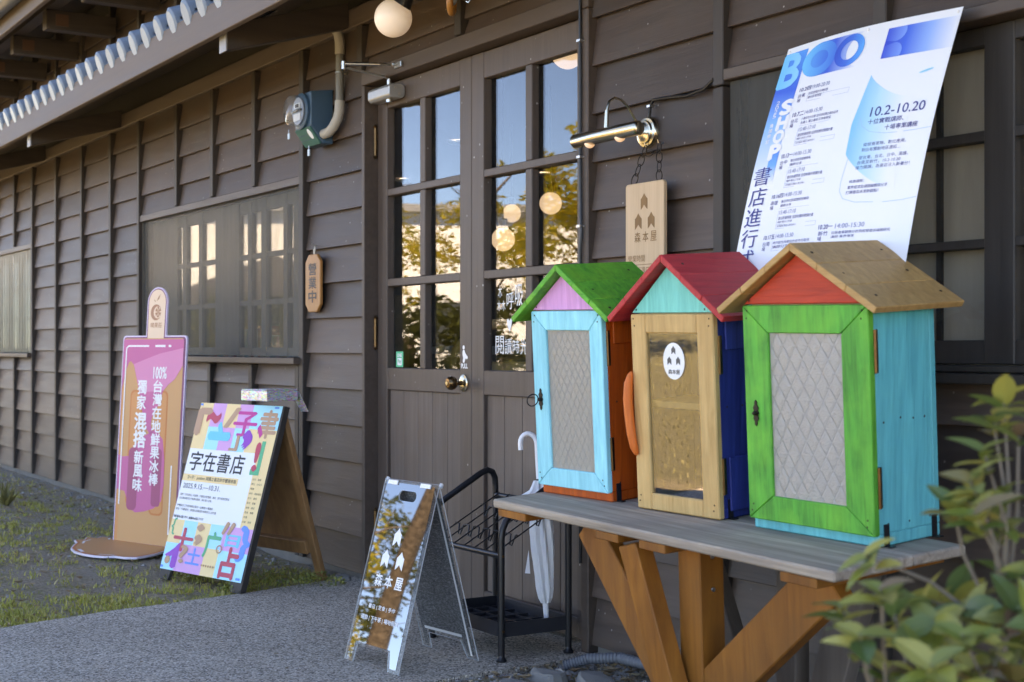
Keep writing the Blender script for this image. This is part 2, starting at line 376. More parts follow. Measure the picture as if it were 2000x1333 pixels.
# ================================================================== SETTING
def path_mat():
    m, nt, b = base_mat('exposed_aggregate'); N = nt.nodes; L = nt.links
    tc = N.new('ShaderNodeTexCoord')
    vo = N.new('ShaderNodeTexVoronoi'); vo.inputs['Scale'].default_value = 150; L.new(tc.outputs['Object'], vo.inputs[0])
    sp = N.new('ShaderNodeSeparateColor'); L.new(vo.outputs['Color'], sp.inputs[0])
    rp = N.new('ShaderNodeValToRGB'); e = rp.color_ramp.elements
    e[0].color = (.05, .046, .042, 1); e[1].color = (.9, .85, .78, 1)
    for p, c in ((.35, (.44, .37, .3)), (.6, (.65, .55, .45)), (.82, (.8, .69, .57))): k = e.new(p); k.color = (*c, 1)
    L.new(sp.outputs[0], rp.inputs[0])
    v2 = N.new('ShaderNodeTexVoronoi'); v2.feature = 'DISTANCE_TO_EDGE'; v2.inputs['Scale'].default_value = 150; L.new(tc.outputs['Object'], v2.inputs[0])
    mr = N.new('ShaderNodeMapRange'); mr.inputs[1].default_value = .0; mr.inputs[2].default_value = .12; L.new(v2.outputs[0], mr.inputs[0])
    nz = N.new('ShaderNodeTexNoise'); nz.inputs['Scale'].default_value = 1.7; nz.inputs['Detail'].default_value = 6; L.new(tc.outputs['Object'], nz.inputs[0])
    mx = N.new('ShaderNodeMix'); mx.data_type = 'RGBA'; mx.inputs[6].default_value = (.46, .385, .31, 1); L.new(mr.outputs[0], mx.inputs[0]); L.new(rp.outputs[0], mx.inputs[7])
    m2 = N.new('ShaderNodeMix'); m2.data_type = 'RGBA'; m2.blend_type = 'MULTIPLY'; m2.inputs[0].default_value = .55
    r2 = N.new('ShaderNodeValToRGB'); r2.color_ramp.elements[0].position = .3; r2.color_ramp.elements[0].color = (.68, .66, .63, 1); r2.color_ramp.elements[1].position = .7; r2.color_ramp.elements[1].color = (1.1, 1.1, 1.1, 1)
    L.new(nz.outputs[0], r2.inputs[0]); L.new(mx.outputs[2], m2.inputs[6]); L.new(r2.outputs[0], m2.inputs[7]); L.new(m2.outputs[2], b.inputs['Base Color'])
    b.inputs['Roughness'].default_value = .75
    bp = N.new('ShaderNodeBump'); bp.inputs['Strength'].default_value = .9; bp.inputs['Distance'].default_value = .004; L.new(mr.outputs[0], bp.inputs['Height']); L.new(bp.outputs[0], b.inputs['Normal'])
    return m

def soil_mat():
    m, nt, b = base_mat('soil_and_moss'); N = nt.nodes; L = nt.links
    tc = N.new('ShaderNodeTexCoord')
    def nzf(s, d, r=.6):
        n = N.new('ShaderNodeTexNoise'); n.inputs['Scale'].default_value = s; n.inputs['Detail'].default_value = d; n.inputs['Roughness'].default_value = r; L.new(tc.outputs['Object'], n.inputs[0]); return n.outputs[0]
    def rng(v, a, c):
        r = N.new('ShaderNodeMapRange'); r.inputs[1].default_value = a; r.inputs[2].default_value = c; L.new(v, r.inputs[0]); return r.outputs[0]
    def mix(f, a, c):
        x = N.new('ShaderNodeMix'); x.data_type = 'RGBA'; L.new(f, x.inputs[0])
        for i, q in ((6, a), (7, c)):
            if isinstance(q, tuple): x.inputs[i].default_value = (*q, 1)
            else: L.new(q, x.inputs[i])
        return x.outputs[2]
    fine = nzf(60, 8, .75); mid = nzf(6, 7); big = nzf(1.3, 5)
    c = mix(rng(fine, .35, .7), (.19, .138, .088), (.66, .53, .38))
    c = mix(rng(mid, .5, .68), c, mix(rng(fine, .3, .7), (.13, .125, .024), (.31, .275, .065)))
    c = mix(rng(big, .52, .66), c, mix(rng(fine, .3, .7), (.25, .2, .14), (.55, .46, .35)))
    vo = N.new('ShaderNodeTexVoronoi'); vo.inputs['Scale'].default_value = 46; L.new(tc.outputs['Object'], vo.inputs[0])
    c = mix(rng(vo.outputs['Distance'], .22, .12), c, (.3, .27, .23))
    sp = N.new('ShaderNodeSeparateXYZ'); L.new(tc.outputs['Object'], sp.inputs[0])      # lawn further out, darkened to cut the light it bounces up
    c = mix(rng(sp.outputs[1], -2.8, -3.4), c, mix(rng(fine, .3, .7), (.08, .075, .03), (.2, .175, .085)))
    L.new(c, b.inputs['Base Color']); b.inputs['Roughness'].default_value = .9
    bp = N.new('ShaderNodeBump'); bp.inputs['Strength'].default_value = 1; bp.inputs['Distance'].default_value = .035; L.new(fine, bp.inputs['Height']); L.new(bp.outputs[0], b.inputs['Normal'])
    return m
M_PATH = path_mat(); M_SOIL = soil_mat()

def path_left(y): # left edge of the concrete, wobbling
    return -5.77 + (-y)*.217 + .03*noise.noise(Vector((y*2.1, 3.3, 0))) + .015*noise.noise(Vector((y*9, 1.3, 0)))
def path_right(y):
    return -3.87 + (-y)*.06 + .03*noise.noise(Vector((y*2.7, 7.3, 0))) + .02*noise.noise(Vector((y*11, 5.3, 0)))
def gz(x, y):
    if y > .05: return -.06
    if path_left(y)+.03 < x < path_right(y)-.03 and y > -9: return -.07
    if -14 < x < 0 and y > -5:
        return -.014 + .016*noise.noise(Vector((x*1.9, y*1.9, 0))) + .007*noise.noise(Vector((x*7, y*7, 4)))
    return -.014
def steps(lo, a, b, hi, d):
    s = []; x = a
    while x <= b+1e-6: s.append(x); x += d
    k = d; x = a
    while x > lo: k *= 1.7; x -= k; s.insert(0, max(x, lo))
    k = d; x = s[-1]
    while x < hi: k *= 1.7; x += k; s.append(min(x, hi))
    return s
gx = steps(-420, -12.6, -2.4, 420, .075); gy = steps(-420, -2.9, .08, 420, .06)
g = MB(); nx = len(gx)
g.v = [(x, y, gz(x, y)) for y in gy for x in gx]
g.f = [(j*nx+i, j*nx+i+1, (j+1)*nx+i+1, (j+1)*nx+i) for j in range(len(gy)-1) for i in range(nx-1)]
tag(obj('ground', g, M_SOIL, smooth=True), kind='structure')
p = MB(); ys = [0.1-.06*i for i in range(150)]
pl = [(path_left(y), y) for y in ys]; pr = [(path_right(y), y) for y in ys]
n = len(ys)
p.v = [(x, y, 0) for x, y in pl]+[(x, y, 0) for x, y in pr]+[(x-.012, y, -.1) for x, y in pl]+[(x+.012, y, -.1) for x, y in pr]
for i in range(n-1):
    p.f += [(i, i+1, n+i+1, n+i), (2*n+i, 2*n+i+1, i+1, i), (n+i, n+i+1, 3*n+i+1, 3*n+i)]
tag(obj('path', p, M_PATH), kind='structure')

# grass blades, leaf litter and gravel: nobody could count them
M_GRASS = leafmat('grass_blades', [(.27, .27, .04), (.48, .42, .08), (.62, .5, .15), (.34, .36, .06), (.68, .55, .24)], .6, .3)
gr = MB(); rg = random.Random(3)
def blade(mb, x, y, z, h, w, lean, az):
    dx, dy = math.cos(az), math.sin(az); px, py = -dy*w, dx*w
    m_ = (x+dx*lean*.4, y+dy*lean*.4, z+h*.65); t = (x+dx*lean, y+dy*lean, z+h)
    mb.add([(x-px, y-py, z), (x+px, y+py, z), (m_[0]+px*.7, m_[1]+py*.7, m_[2]), (m_[0]-px*.7, m_[1]-py*.7, m_[2]), t], [(0, 1, 2, 3), (3, 2, 4)])
cnt = 0
while cnt < 36000:
    y = rg.uniform(-2.7, -.12); x = rg.uniform(-12.5, -5.2)
    if x > path_left(y)-.0: continue
    d = noise.noise(Vector((x*1.5, y*1.5, 9)))*.6+noise.noise(Vector((x*5, y*5, 2)))*.5
    near = max(0, 1-(path_left(y)-x)/.9)          # turf is thickest beside the path
    d += near*.5 - .05 - (.4 if y > -.45 else .0)
    if rg.random() > max(0.03, d*1.3): continue
    z = gz(x, y)-.003
    for k in range(rg.randint(2, 5)):
        blade(gr, x+rg.uniform(-.02, .02), y+rg.uniform(-.02, .02), z, rg.uniform(.008, .03), rg.uniform(.0016, .0038), rg.uniform(.008, .032), rg.uniform(0, 6.28)); cnt += 1
tag(obj('grass', gr, M_GRASS), 'low yellow green turf growing along the concrete path', 'grass', kind='stuff')
# grass further off, seen only in the mirrors and panes
gf = MB()
for i in range(16000):
    x = rg.uniform(-16, -3); y = rg.uniform(-9, -3)
    if path_left(y) < x < path_right(y): continue
    blade(gf, x, y, -.015, rg.uniform(.012, .03), rg.uniform(.002, .004), rg.uniform(.01, .03), rg.uniform(0, 6.28))
tag(obj('grass', gf, leafmat('dry_lawn_blades', [(.14, .13, .05), (.22, .19, .09), (.18, .17, .06)], .7, .2)), 'dry lawn in front of the shop, seen in the mirrored panes', 'grass', kind='stuff')
M_GRAVEL = plain('grey_gravel', (.27, .255, .235), .85, var=.5, nscale=25)
gv = MB()
def pebble(mb, x, y, z, r, q):
    pts = []
    for i in range(6):
        a = i/6*6.283+q.random(); rr = r*q.uniform(.7, 1.15); pts.append((x+math.cos(a)*rr, y+math.sin(a)*rr*.8, z+r*q.uniform(.0, .25)))
    pts.append((x+q.uniform(-.2, .2)*r, y+q.uniform(-.2, .2)*r, z+r*q.uniform(.5, .8)))
    mb.add(pts, [(i, (i+1) % 6, 6) for i in range(6)])
for i in range(9500):
    t = rg.random()
    if t < .3: x = rg.uniform(-12.6, -5.75); y = -abs(rg.gauss(0, .13))-.03
    elif t < .5: y = -abs(rg.gauss(0, .35)); x = path_right(y)+abs(rg.gauss(0, .25))
    else: x = rg.uniform(-12, -5.6); y = rg.uniform(-2.2, -.1)
    if path_left(y)-.01 < x < path_right(y)+.005 or y > -.02: continue
    pebble(gv, x, y, gz(x, y)-.003, rg.uniform(.003, .011) if rg.random() < .93 else rg.uniform(.012, .024), rg)
tag(obj('gravel', gv, M_GRAVEL), 'loose grey gravel and rubble at the foot of the wall', 'gravel', kind='stuff')
M_LITTER = leafmat('dry_leaf', [(.3, .2, .11), (.38, .28, .17), (.2, .12, .065), (.45, .36, .24)], .7, .2)
lt = MB()
for i in range(1500):
    if i < 1300: x = rg.uniform(-11.5, -5.3); y = rg.uniform(-2.4, -.1)
    else: y = -abs(rg.gauss(0, .3)); x = path_right(y)+abs(rg.gauss(0, .3))
    if x > path_left(y) and x < path_right(y): continue
    if y > -.03: continue
    L_ = rg.uniform(.005, .018) if rg.random() < .85 else rg.uniform(.018, .034); a = rg.uniform(0, 6.28); z = gz(x, y)+.012; c_, s_ = math.cos(a), math.sin(a)
    k = rg.uniform(.003, .014)
    lt.add([(x+c_*L_, y+s_*L_, z+k), (x-s_*L_*.4, y+c_*L_*.4, z+rg.uniform(0, .01)), (x-c_*L_, y-s_*L_, z+k*.4), (x+s_*L_*.4, y-c_*L_*.4, z+rg.uniform(0, .008)), (x, y, z-.003)], [(0, 1, 4), (1, 2, 4), (2, 3, 4), (3, 0, 4)])
for i in range(60):
    y = -rg.random()**1.5*2.6-.05; x = rg.uniform(path_left(y)+.02, path_right(y)-.02); L_ = rg.uniform(.003, .011); a = rg.uniform(0, 6.28); c_, s_ = math.cos(a), math.sin(a)
    lt.add([(x+c_*L_, y+s_*L_, .004), (x-s_*L_*.35, y+c_*L_*.35, .002), (x-c_*L_, y-s_*L_, .003), (x+s_*L_*.35, y-c_*L_*.35, .005)], [(0, 1, 2, 3)])
tag(obj('leaf_litter', lt, M_LITTER), 'scattered dry brown leaves lying on the soil', 'dry leaves', kind='stuff')

# ================================================================== THE SHOP BUILDING
shop = thing('shop_building', 'dark brown clapboard shop with grey blue tiled eave and double glass doors', 'building', (-6, 0, 0))
def board(x0, x1, z0, z1, lip=.035):
    m_ = MB(); zt = z1+.006
    y0, y1 = -lip, -lip+.024
    m_.add([(x0, y0, z0), (x1, y0, z0), (x1, y1, zt), (x0, y1, zt), (x0, y0+.018, z0), (x1, y0+.018, z0), (x1, y1+.012, zt), (x0, y1+.012, zt)],
           [(0, 1, 2, 3), (4, 7, 6, 5), (0, 4, 5, 1), (3, 2, 6, 7), (0, 3, 7, 4), (1, 5, 6, 2)])
    return obj('clapboard', m_, M_BOARD, shop, bevel=.0015)
Z0, DZ = .19, .1618
levels = [.028]+[Z0+DZ*k for k in range(20)]
def section(x0, x1, zlo, zhi, holes=()):
    for i in range(len(levels)-1):
        a, b = max(levels[i], zlo), min(levels[i+1], zhi)
        if b-a < .012: continue
        segs = [(x0, x1, a, b)]
        for hx0, hx1, hz0, hz1 in holes:
            out = []
            for (sx0, sx1, sa, sb) in segs:
                if sb <= hz0+.004 or sa >= hz1-.004 or sx1 <= hx0 or sx0 >= hx1: out.append((sx0, sx1, sa, sb)); continue
                if sx0 < hx0: out.append((sx0, hx0, sa, sb))
                if sx1 > hx1: out.append((hx1, sx1, sa, sb))
                if sa < hz0-.012: out.append((max(sx0, hx0), min(sx1, hx1), sa, hz0))
                if sb > hz1+.012: out.append((max(sx0, hx0), min(sx1, hx1), hz1, sb))
            segs = out
        for s_ in segs:
            x = s_[0]                              # long runs are butt-jointed under the battens
            while s_[1]-x > 3.2: nx_ = min([j for j in JOINTS if j > x+.8]+[x+2.2], key=lambda q: abs(q-(x+2.2))-(.9 if q in JOINTS else 0)); board(x, nx_, s_[2], s_[3]); x = nx_
            board(x, s_[1], s_[2], s_[3])
BX = [-13.5, -12.8, -12.109, -11.507, -10.792, -10.097, -9.405, -8.80, -8.092, -7.497, -6.892]
JOINTS = [b+.022 for b in BX]+[-2.2, -1.0, .4, 1.8]
section(-14.2, -6.29, .0, 2.45, [(-14.3, -11.5, .945, 1.845), (-8.76, -6.29, .945, 1.845)])
section(-6.242, -5.617, 0, 2.45)
section(-5.617, -3.90, 2.232, 2.45)
section(-3.90, -3.256, 0, 2.45)
section(-3.212, 4.0, 0, 2.45, [(-3.212, -.9, .945, 1.845)])
section(-14.2, 4.0, 2.70, 3.36)
# backing so that no light leaks between boards
def part(name, mb, m, bevel=0.0, parent=None, smooth=False, label=None): return obj(name, mb, m, parent or shop, bevel=bevel, smooth=smooth, label=label)
w_ = MB()
for a in ((-14.2, -11.5, 0, .945), (-14.2, -11.5, 1.845, 3.4), (-11.5, -8.76, 0, 3.4), (-8.76, -6.29, 0, .945), (-8.76, -6.29, 1.845, 3.4), (-6.29, -5.64, 0, 3.4), (-5.64, -3.92, 2.20, 3.4), (-3.92, -3.212, 0, 3.4), (-3.212, -.9, 0, .945), (-3.212, -.9, 1.845, 3.4), (-.9, 4, 0, 3.4)):
    w_.box(a[0], a[1], .012, .09, a[2], a[3])
part('wall_core', w_, M_DARK)
w_ = MB(); w_.box(-14.2, -5.64, -.008, .011, -.12, .026); w_.box(-3.92, 4, -.008, .011, -.12, .026); part('footing', w_, M_CONCRETE_B)
# battens
def batten(x, z0, z1, w=.045):
    m_ = MB(); m_.box(x, x+w, -.052, -.002, z0, z1); part('batten', m_, M_BATTEN, .003)
for x in BX:
    if x in (-8.092, -7.497, -6.892): batten(x, 1.849, 2.438); batten(x-.04, .03, .938)
    elif x < -11.55: batten(x, 1.849, 2.438); batten(x, .03, .938)
    else: batten(x, .03, 2.438)
batten(-6.29, .03, 2.438, .048)
batten(-6.34, .03, .938, .045)
batten(-5.663, 2.235, 2.438, .05); batten(-4.80, 2.235, 2.438, .05)
batten(-3.256, 1.80, 2.438, .046); batten(-3.256, .03, 1.796, .044)
for x in (-2.62, -1.95, -.9, .3, 1.6): batten(x, 1.849, 2.438); batten(x, .03, .938)
for x in BX+[-6.3, -5.65, -4.8, -4.0, -3.25, -2.6, -1.9]: batten(x, 2.705, 3.36)
m_ = MB(); m_.box(-14.2, 4, -.045, .0, 2.445, 2.53); part('wall_plate', m_, M_EAVE, .004)

# ---- left hand window with its dirty acrylic cover
def window_part(x0, x1, cols, rows, label):
    fr = MB(); fr.box(x0-.03, x1+.03, -.046, .03, 1.805, 1.846)
    win = part('window', fr, M_TRIM, .003, label=label)
    s_ = MB(); s_.box(x0-.03, x1+.02, -.085, .03, .944, .976); obj('sill', s_, M_TRIM, win, bevel=.003)
    for (a, b) in cols: q = MB(); q.box(a, b, .04, .072, .982, 1.80); obj('stile', q, M_SASH, win)
    for (a, b) in rows: q = MB(); q.box(x0, x1, .043, .069, a, b); obj('rail', q, M_SASH, win)
    xs = [(cols[i][1], cols[i+1][0]) for i in range(len(cols)-1)]; zs = sorted(rows); zs = [(zs[i][1], zs[i+1][0]) for i in range(len(zs)-1)]
    for a, b in xs:
        for c, d in zs: q = MB(); q.box(a-.004, b+.004, .054, .057, c-.004, d+.004); obj('pane', q, M_WGLASS, win)
    return win
M_SASH = wood('grey_sash_wood', (.085, .078, .068), (.125, .115, .1), 'Z', 6, 12, .7, .2)
rows = [(1.74, 1.803), (1.493, 1.52), (1.247, 1.274), (.98, 1.024)]
wl = window_part(-8.755, -6.295, [(-8.755, -8.298), (-8.202, -8.138), (-7.925, -7.867), (-7.655, -7.295), (-7.169, -7.114), (-6.981, -6.914), (-6.69, -6.638), (-6.562, -6.295)], rows, 'wide window covered by a streaked acrylic sheet')
q = MB(); q.box(-8.753, -6.315, -.022, -.018, .98, 1.803); obj('acrylic_cover', q, M_SHEET, wl)
for a in ((-8.753, -8.743), (-6.325, -6.315)):
    q = MB(); q.box(a[0], a[1], -.03, -.0225, .98, 1.803); obj('cover_strip', q, M_SASH, wl)
w0 = window_part(-14.2, -11.5, [(-14.2, -13.4), (-13.1, -13.0), (-12.7, -12.6), (-12.3, -12.2), (-11.9, -11.8), (-11.6, -11.5)], rows, 'farthest window behind a grey translucent sheet')
M_SHEET0 = glass('grey_corrugated_sheet', 1.2, (.6, .6, .57), .25, 0, .6, srgb(135, 132, 118), 1)
q = MB(); n_ = 60
for i in range(n_):
    a = -14.2+2.68*i/n_; b = -14.2+2.68*(i+1)/n_; ya = -.02-.006*(i % 2); yb = -.02-.006*((i+1) % 2)
    q.add([(a, ya, .98), (b, yb, .98), (b, yb, 1.803), (a, ya, 1.803)], [(0, 1, 2, 3)])
obj('corrugated_cover', q, M_SHEET0, w0)
# ---- right hand window: weathered sheet on the left, dark sash with dull panes on the right
M_DSASH = wood('dark_sash', (.028, .023, .02), (.05, .042, .037), 'Z', 6, 12, .5, .2)
M_PANEL = wood('dull_inner_board', (.4, .34, .27), (.5, .44, .36), 'Z', 3, 6, .8, .1)
fr = MB(); fr.box(-3.212, -.88, -.05, .03, 1.812, 1.846); wr = part('window', fr, M_TRIM, .003, label='dark framed window behind the blue poster')
q = MB(); q.box(-3.215, -.88, -.09, .03, .94, .965); obj('sill', q, M_DSASH, wr, bevel=.003)
q = MB(); q.box(-3.212, -.88, -.05, .03, .967, .984); obj('sill', q, M_DSASH, wr, bevel=.003)
q = MB(); q.box(-3.21, -2.70, -.024, -.018, .986, 1.81); obj('weathered_sheet', q, M_SHEET_DARK, wr)
q = MB(); q.box(-3.21, -2.70, .0, .004, .986, 1.81); obj('backing_board', q, M_PANEL, wr)
for a, b in ((-2.70, -2.64), (-2.325, -2.235), (-1.86, -1.80), (-1.40, -1.32), (-.96, -.9)):
    q = MB(); q.box(a, b, .018, .06, .986, 1.81); obj('stile', q, M_DSASH, wr, bevel=.003)
for a, b in ((.986, 1.045), (1.27, 1.293), (1.531, 1.557), (1.765, 1.811)):
    q = MB(); q.box(-2.69, -.91, .022, .056, a, b); obj('rail', q, M_DSASH, wr, bevel=.002)
for a, b in ((-2.645, -2.32), (-2.24, -1.855), (-1.805, -1.395), (-1.325, -.955)):
    for c, d in ((1.04, 1.275), (1.288, 1.536), (1.552, 1.77)): q = MB(); q.box(a, b, .038, .041, c, d); obj('pane', q, M_WGLASS2, wr)
q = MB(); q.box(-2.7, -.9, .062, .07, .98, 1.81); obj('inner_board', q, M_PANEL, wr)
q = MB(); q.box(-2.50, -2.485, .05, .061, .99, 1.8); obj('inner_strip', q, M_DSASH, wr)

# ---- double door
def lintel():
    m_ = MB(); m_.box(-5.617, -3.90, -.05, .09, 2.168, 2.231); part('door_lintel', m_, M_TRIM, .003)
    m_ = MB(); m_.box(-5.617, -5.59, -.0495, .09, 0.0, 2.166); part('door_jamb', m_, M_TRIM, .003)
    m_ = MB(); m_.box(-3.943, -3.90, -.0495, .09, 0.0, 2.166); part('door_jamb', m_, M_TRIM, .003)
    m_ = MB(); m_.box(-3.967, -3.944, -.0, .09, 0.0, 2.166); part('door_stop', m_, M_TRIM, .002)
    m_ = MB(); m_.box(-5.589, -3.945, .05, .10, -.02, .012); part('threshold', m_, M_BATTEN, .002)
lintel()
rowz = [(1.71, 2.06), (1.322, 1.68), (.938, 1.289)]
def leaf(x0, x1):
    sw = .09; a, b = x0+sw, x1-sw; mid = (a+b)/2; y0, y1 = .015, .055
    m_ = MB(); m_.box(x0, x0+sw, y0, y1, .018, 2.164); d = part('door', m_, M_DOOR, .003)
    m_ = MB(); m_.box(x1-sw, x1, y0, y1, .018, 2.164); obj('stile', m_, M_DOOR, d, bevel=.003)
    for z0, z1 in ((2.06, 2.163), (1.68, 1.71), (1.289, 1.322), (.843, .938), (.019, .09)):
        m_ = MB(); m_.box(a, b, y0+.0015, y1-.002, z0, z1); obj('rail' if z1-z0 > .05 else 'muntin', m_, M_DOOR, d, bevel=.003)
    for z0, z1 in rowz:
        m_ = MB(); m_.box(mid-.022, mid+.022, y0+.003, y1-.003, z0, z1); obj('muntin', m_, M_DOOR, d, bevel=.003)
        for c, e in ((a, mid-.022), (mid+.022, b)):
            m_ = MB(); m_.box(c-.003, e+.003, .0445, .0485, z0-.003, z1+.003); obj('pane', m_, M_GLASS, d)
    w = (b-a)/5
    for i in range(5):
        m_ = MB(); m_.box(a+i*w+.0015, a+(i+1)*w-.0015, .031, .046, .09, .843); obj('panel_plank', m_, M_DPLANK, d, bevel=.002)
    return d
DL = leaf(-5.588, -4.780); DR = leaf(-4.777, -3.968)
for z in (1.925, 1.09, .25):
    h = MB(); h.tube([(-5.587, .004, z-.06), (-5.587, .004, z+.06)], .0075, 10)
    for k in range(5): h.tube([(-5.587, .004, z-.052+k*.024), (-5.587, .004, z-.046+k*.024)], .0092, 10)
    for s_ in (-1, 1): h.lathe([(.007, 0), (.0095, .006), (.004, .014), (0, .018)], frame((-5.587, .004, z+s_*.06), (1, 0, 0), (0, s_, 0)), 10)
    obj('hinge', h, M_BRASS_OLD, DL, smooth=True)
k = MB(); F = frame((-4.836, .015, .886), (1, 0, 0), (0, 0, 1))
k.lathe([(.0, .0005), (.034, .0005), (.034, .005), (.028, .009), (.014, .012), (.0, .012)], F, 28); obj('rose', k, M_BRASS, DL, smooth=True)
k = MB(); k.lathe([(.009, .01), (.009, .03), (.016, .036), (.025, .046), (.0275, .058), (.025, .068), (.018, .076), (0, .078)], F, 28); obj('knob', k, plain('bronze_knob', (.16, .095, .045), .22, .9, var=.3, nscale=40), DL, smooth=True)
k = MB(); k.lathe([(.0, .0781), (.008, .0781), (.008, .0795), (0, .0795)], F, 16); obj('keyhole_plug', k, M_BRASS, DL, smooth=True)
# lettering and stickers on the doors
FD = frame((0, .0442, 0), (1, 0, 0), (0, 0, 1))          # outer face of the glass
def on_glass(x0, z0, x1, z1, s, bold=0.0, mb=None): put_text(mb, FD, s, x0, z0, x1, z1, .0006, bold)
t = MB()
on_glass(-4.628, 1.215, -4.598, 1.262, '木', -.01, t); on_glass(-4.634, 1.165, -4.606, 1.205, '木', -.01, t); on_glass(-4.602, 1.165, -4.574, 1.205, '木', -.01, t)
obj('window_lettering', t, M_WHITE, DR); t = MB()
on_glass(-4.565, 1.17, -4.515, 1.235, '呼', -.012, t); on_glass(-4.505, 1.18, -4.45, 1.262, '吸', -.012, t)
t.flat([(-4.545, 1.085), (-4.53, 1.11), (-4.527, 1.128), (-4.535, 1.136), (-4.545, 1.126), (-4.555, 1.136), (-4.563, 1.128), (-4.56, 1.11)], FD, .0006)
obj('window_lettering', t, M_WHITE, DR); t = MB()
on_glass(-4.645, 1.0, -4.585, 1.07, '閱', -.014, t); on_glass(-4.578, 1.0, -4.53, 1.06, '讀', -.014, t); on_glass(-4.522, 1.005, -4.475, 1.055, '時', -.014, t); on_glass(-4.468, 1.0, -4.42, 1.06, '光', -.014, t)
obj('window_lettering', t, M_WHITE, DR)
FS = frame((0, .0146, 0), (1, 0, 0), (0, 0, 1))
t = MB(); put_text(t, FS, 'PULL', -4.857, .944, -4.806, .962, .0004, .035)
hp = [(-4.838, 1.018), (-4.83, 1.014), (-4.826, 1.005), (-4.815, .995), (-4.808, .992), (-4.806, .984), (-4.813, .979), (-4.82, .983), (-4.826, .979), (-4.828, .973), (-4.832, .966), (-4.842, .965), (-4.845, .972), (-4.842, .985), (-4.847, 1.0), (-4.846, 1.012)]
t.flat(hp, FS, .0004); t.flat([(-4.838+.0085*math.cos(i*.5236), 1.026+.0085*math.sin(i*.5236)) for i in range(12)], FS, .0004)
obj('pull_sticker', t, M_WHITE, DL, label='white sticker of a pulling figure with the word PULL')
t = MB(); t.flat(rrect(-5.468, .941, -5.402, 1.008, .005), FD, .0006); st = obj('payment_sticker', t, ink('sticker_green', 8, 190, 140), DL, label='green payment sticker in the lower left pane')
t = MB(); put_text(t, FD, 'LINE', -5.457, .985, -5.414, .999, .0011, .04); t.flat(rrect(-5.456, .949, -5.415, .98, .003), FD, .0009); obj('sticker_print', t, M_WHITE, DL)
t = MB(); put_text(t, FD, 'Pay', -5.449, .955, -5.421, .974, .0013, .02); obj('sticker_print', t, ink('sticker_green_ink', 8, 170, 125), DL)

# ---- lower tiled eave
ev = MB()   # roof deck under the tiles
for a in ((-14.2, 4.0),):
    ev.add([(a[0], -.64, 2.475), (a[1], -.64, 2.475), (a[1], .0, 2.70), (a[0], .0, 2.70), (a[0], -.64, 2.455), (a[1], -.64, 2.455), (a[1], 0, 2.68), (a[0], 0, 2.68)], [(0, 1, 2, 3), (4, 7, 6, 5), (0, 4, 5, 1), (3, 2, 6, 7), (0, 3, 7, 4), (1, 5, 6, 2)])
eave = part('eave', ev, M_SOFFIT)
m_ = MB(); m_.box(-14.2, 4, -.672, -.642, 2.343, 2.485); obj('fascia', m_, M_EAVE, eave, bevel=.003)
m_ = MB(); m_.box(-14.2, 4, -.640, -.585, 2.405, 2.452); obj('eave_purlin', m_, M_SOFFIT, eave, bevel=.003)
for x in (-12.9, -11.14, -9.2, -5.82, -2.4, 1.2):
    m_ = MB(); m_.add([(x, -.615, 2.285), (x+.07, -.615, 2.285), (x+.07, -.047, 2.447), (x, -.047, 2.447), (x, -.615, 2.40), (x+.07, -.615, 2.40), (x+.07, -.047, 2.56), (x, -.047, 2.56)], [(0, 3, 2, 1), (4, 5, 6, 7), (0, 1, 5, 4), (2, 3, 7, 6), (0, 4, 7, 3), (1, 2, 6, 5)])
    bk = obj('bracket', m_, M_BRACKET, eave, bevel=.003)
    m_ = MB(); m_.box(x-.004, x+.074, -.622, -.6155, 2.283, 2.402); obj('bracket_cap', m_, plain('weathered_metal_cap', (.3, .29, .28), .5, .3) if x == -12.9 else bpy.data.materials['weathered_metal_cap'], eave)
# tiles: pan and round cover, each course piece is one tile of the eave
sl = math.atan2(.225, .64)
def tile_mesh():
    m_ = MB(); n1 = 10
    ln = .72
    # local: y down the slope = negative, from 0 (eave) to ln (wall)
    for (y0, y1, dz) in ((0, ln, 0),):
        A = []
        for k in range(n1+1):
            a = math.pi*k/n1; A.append((.046*math.cos(a), .056*math.sin(a)))
        outer = [(x, y0, z+.018) for x, z in A]+[(x, y1, z+.018) for x, z in A]
        m_.add(outer, [(k, k+1, n1+2+k, n1+1+k) for k in range(n1)])
        pan = [(.045+.1*k/6, -.012-.022*math.sin(math.pi*k/6)+.02) for k in range(7)]
        m_.add([(x, y0+.01, z) for x, z in pan]+[(x, y1, z) for x, z in pan], [(k+1, k, 7+k, 8+k) for k in range(6)])
        m_.add([(x, y0+.01, z-.016) for x, z in pan]+[(x, y0+.01, z) for x, z in pan], [(k, k+1, 8+k, 7+k) for k in range(6)])
        # hanging lip of the pan tile
        m_.add([(x, y0+.004, z-.03) for x, z in pan]+[(x, y0+.004, z) for x, z in pan], [(k, k+1, 8+k, 7+k) for k in range(6)])
    # round end cap, a thick pendant disc
    disc = [(.047*math.cos(i*math.pi/10), .068*math.sin(i*math.pi/10)-.006) for i in range(20)]
    c = MB(); F = Matrix(((1, 0, 0, 0), (0, 0, -1, 0), (0, 1, 0, 0), (0, 0, 0, 1)))
    n_ = len(disc)
    for (sa, wa), (sb, wb) in (((1, -.014), (1, .008)), ((1, .008), (.8, .018))):
        a_ = [F @ Vector((x*sa, (z+.006)*sa+.006, wa)) for x, z in disc]; b_ = [F @ Vector((x*sb, (z+.006)*sb+.006, wb)) for x, z in disc]
        m_.add(a_+b_, [(i, (i+1) % n_, n_+(i+1) % n_, n_+i) for i in range(n_)])
    m_.add(b_, [tuple(range(n_))])
    return m_
t0 = obj('roof_tile', tile_mesh(), M_TILE, None, smooth=True); t0.parent = eave
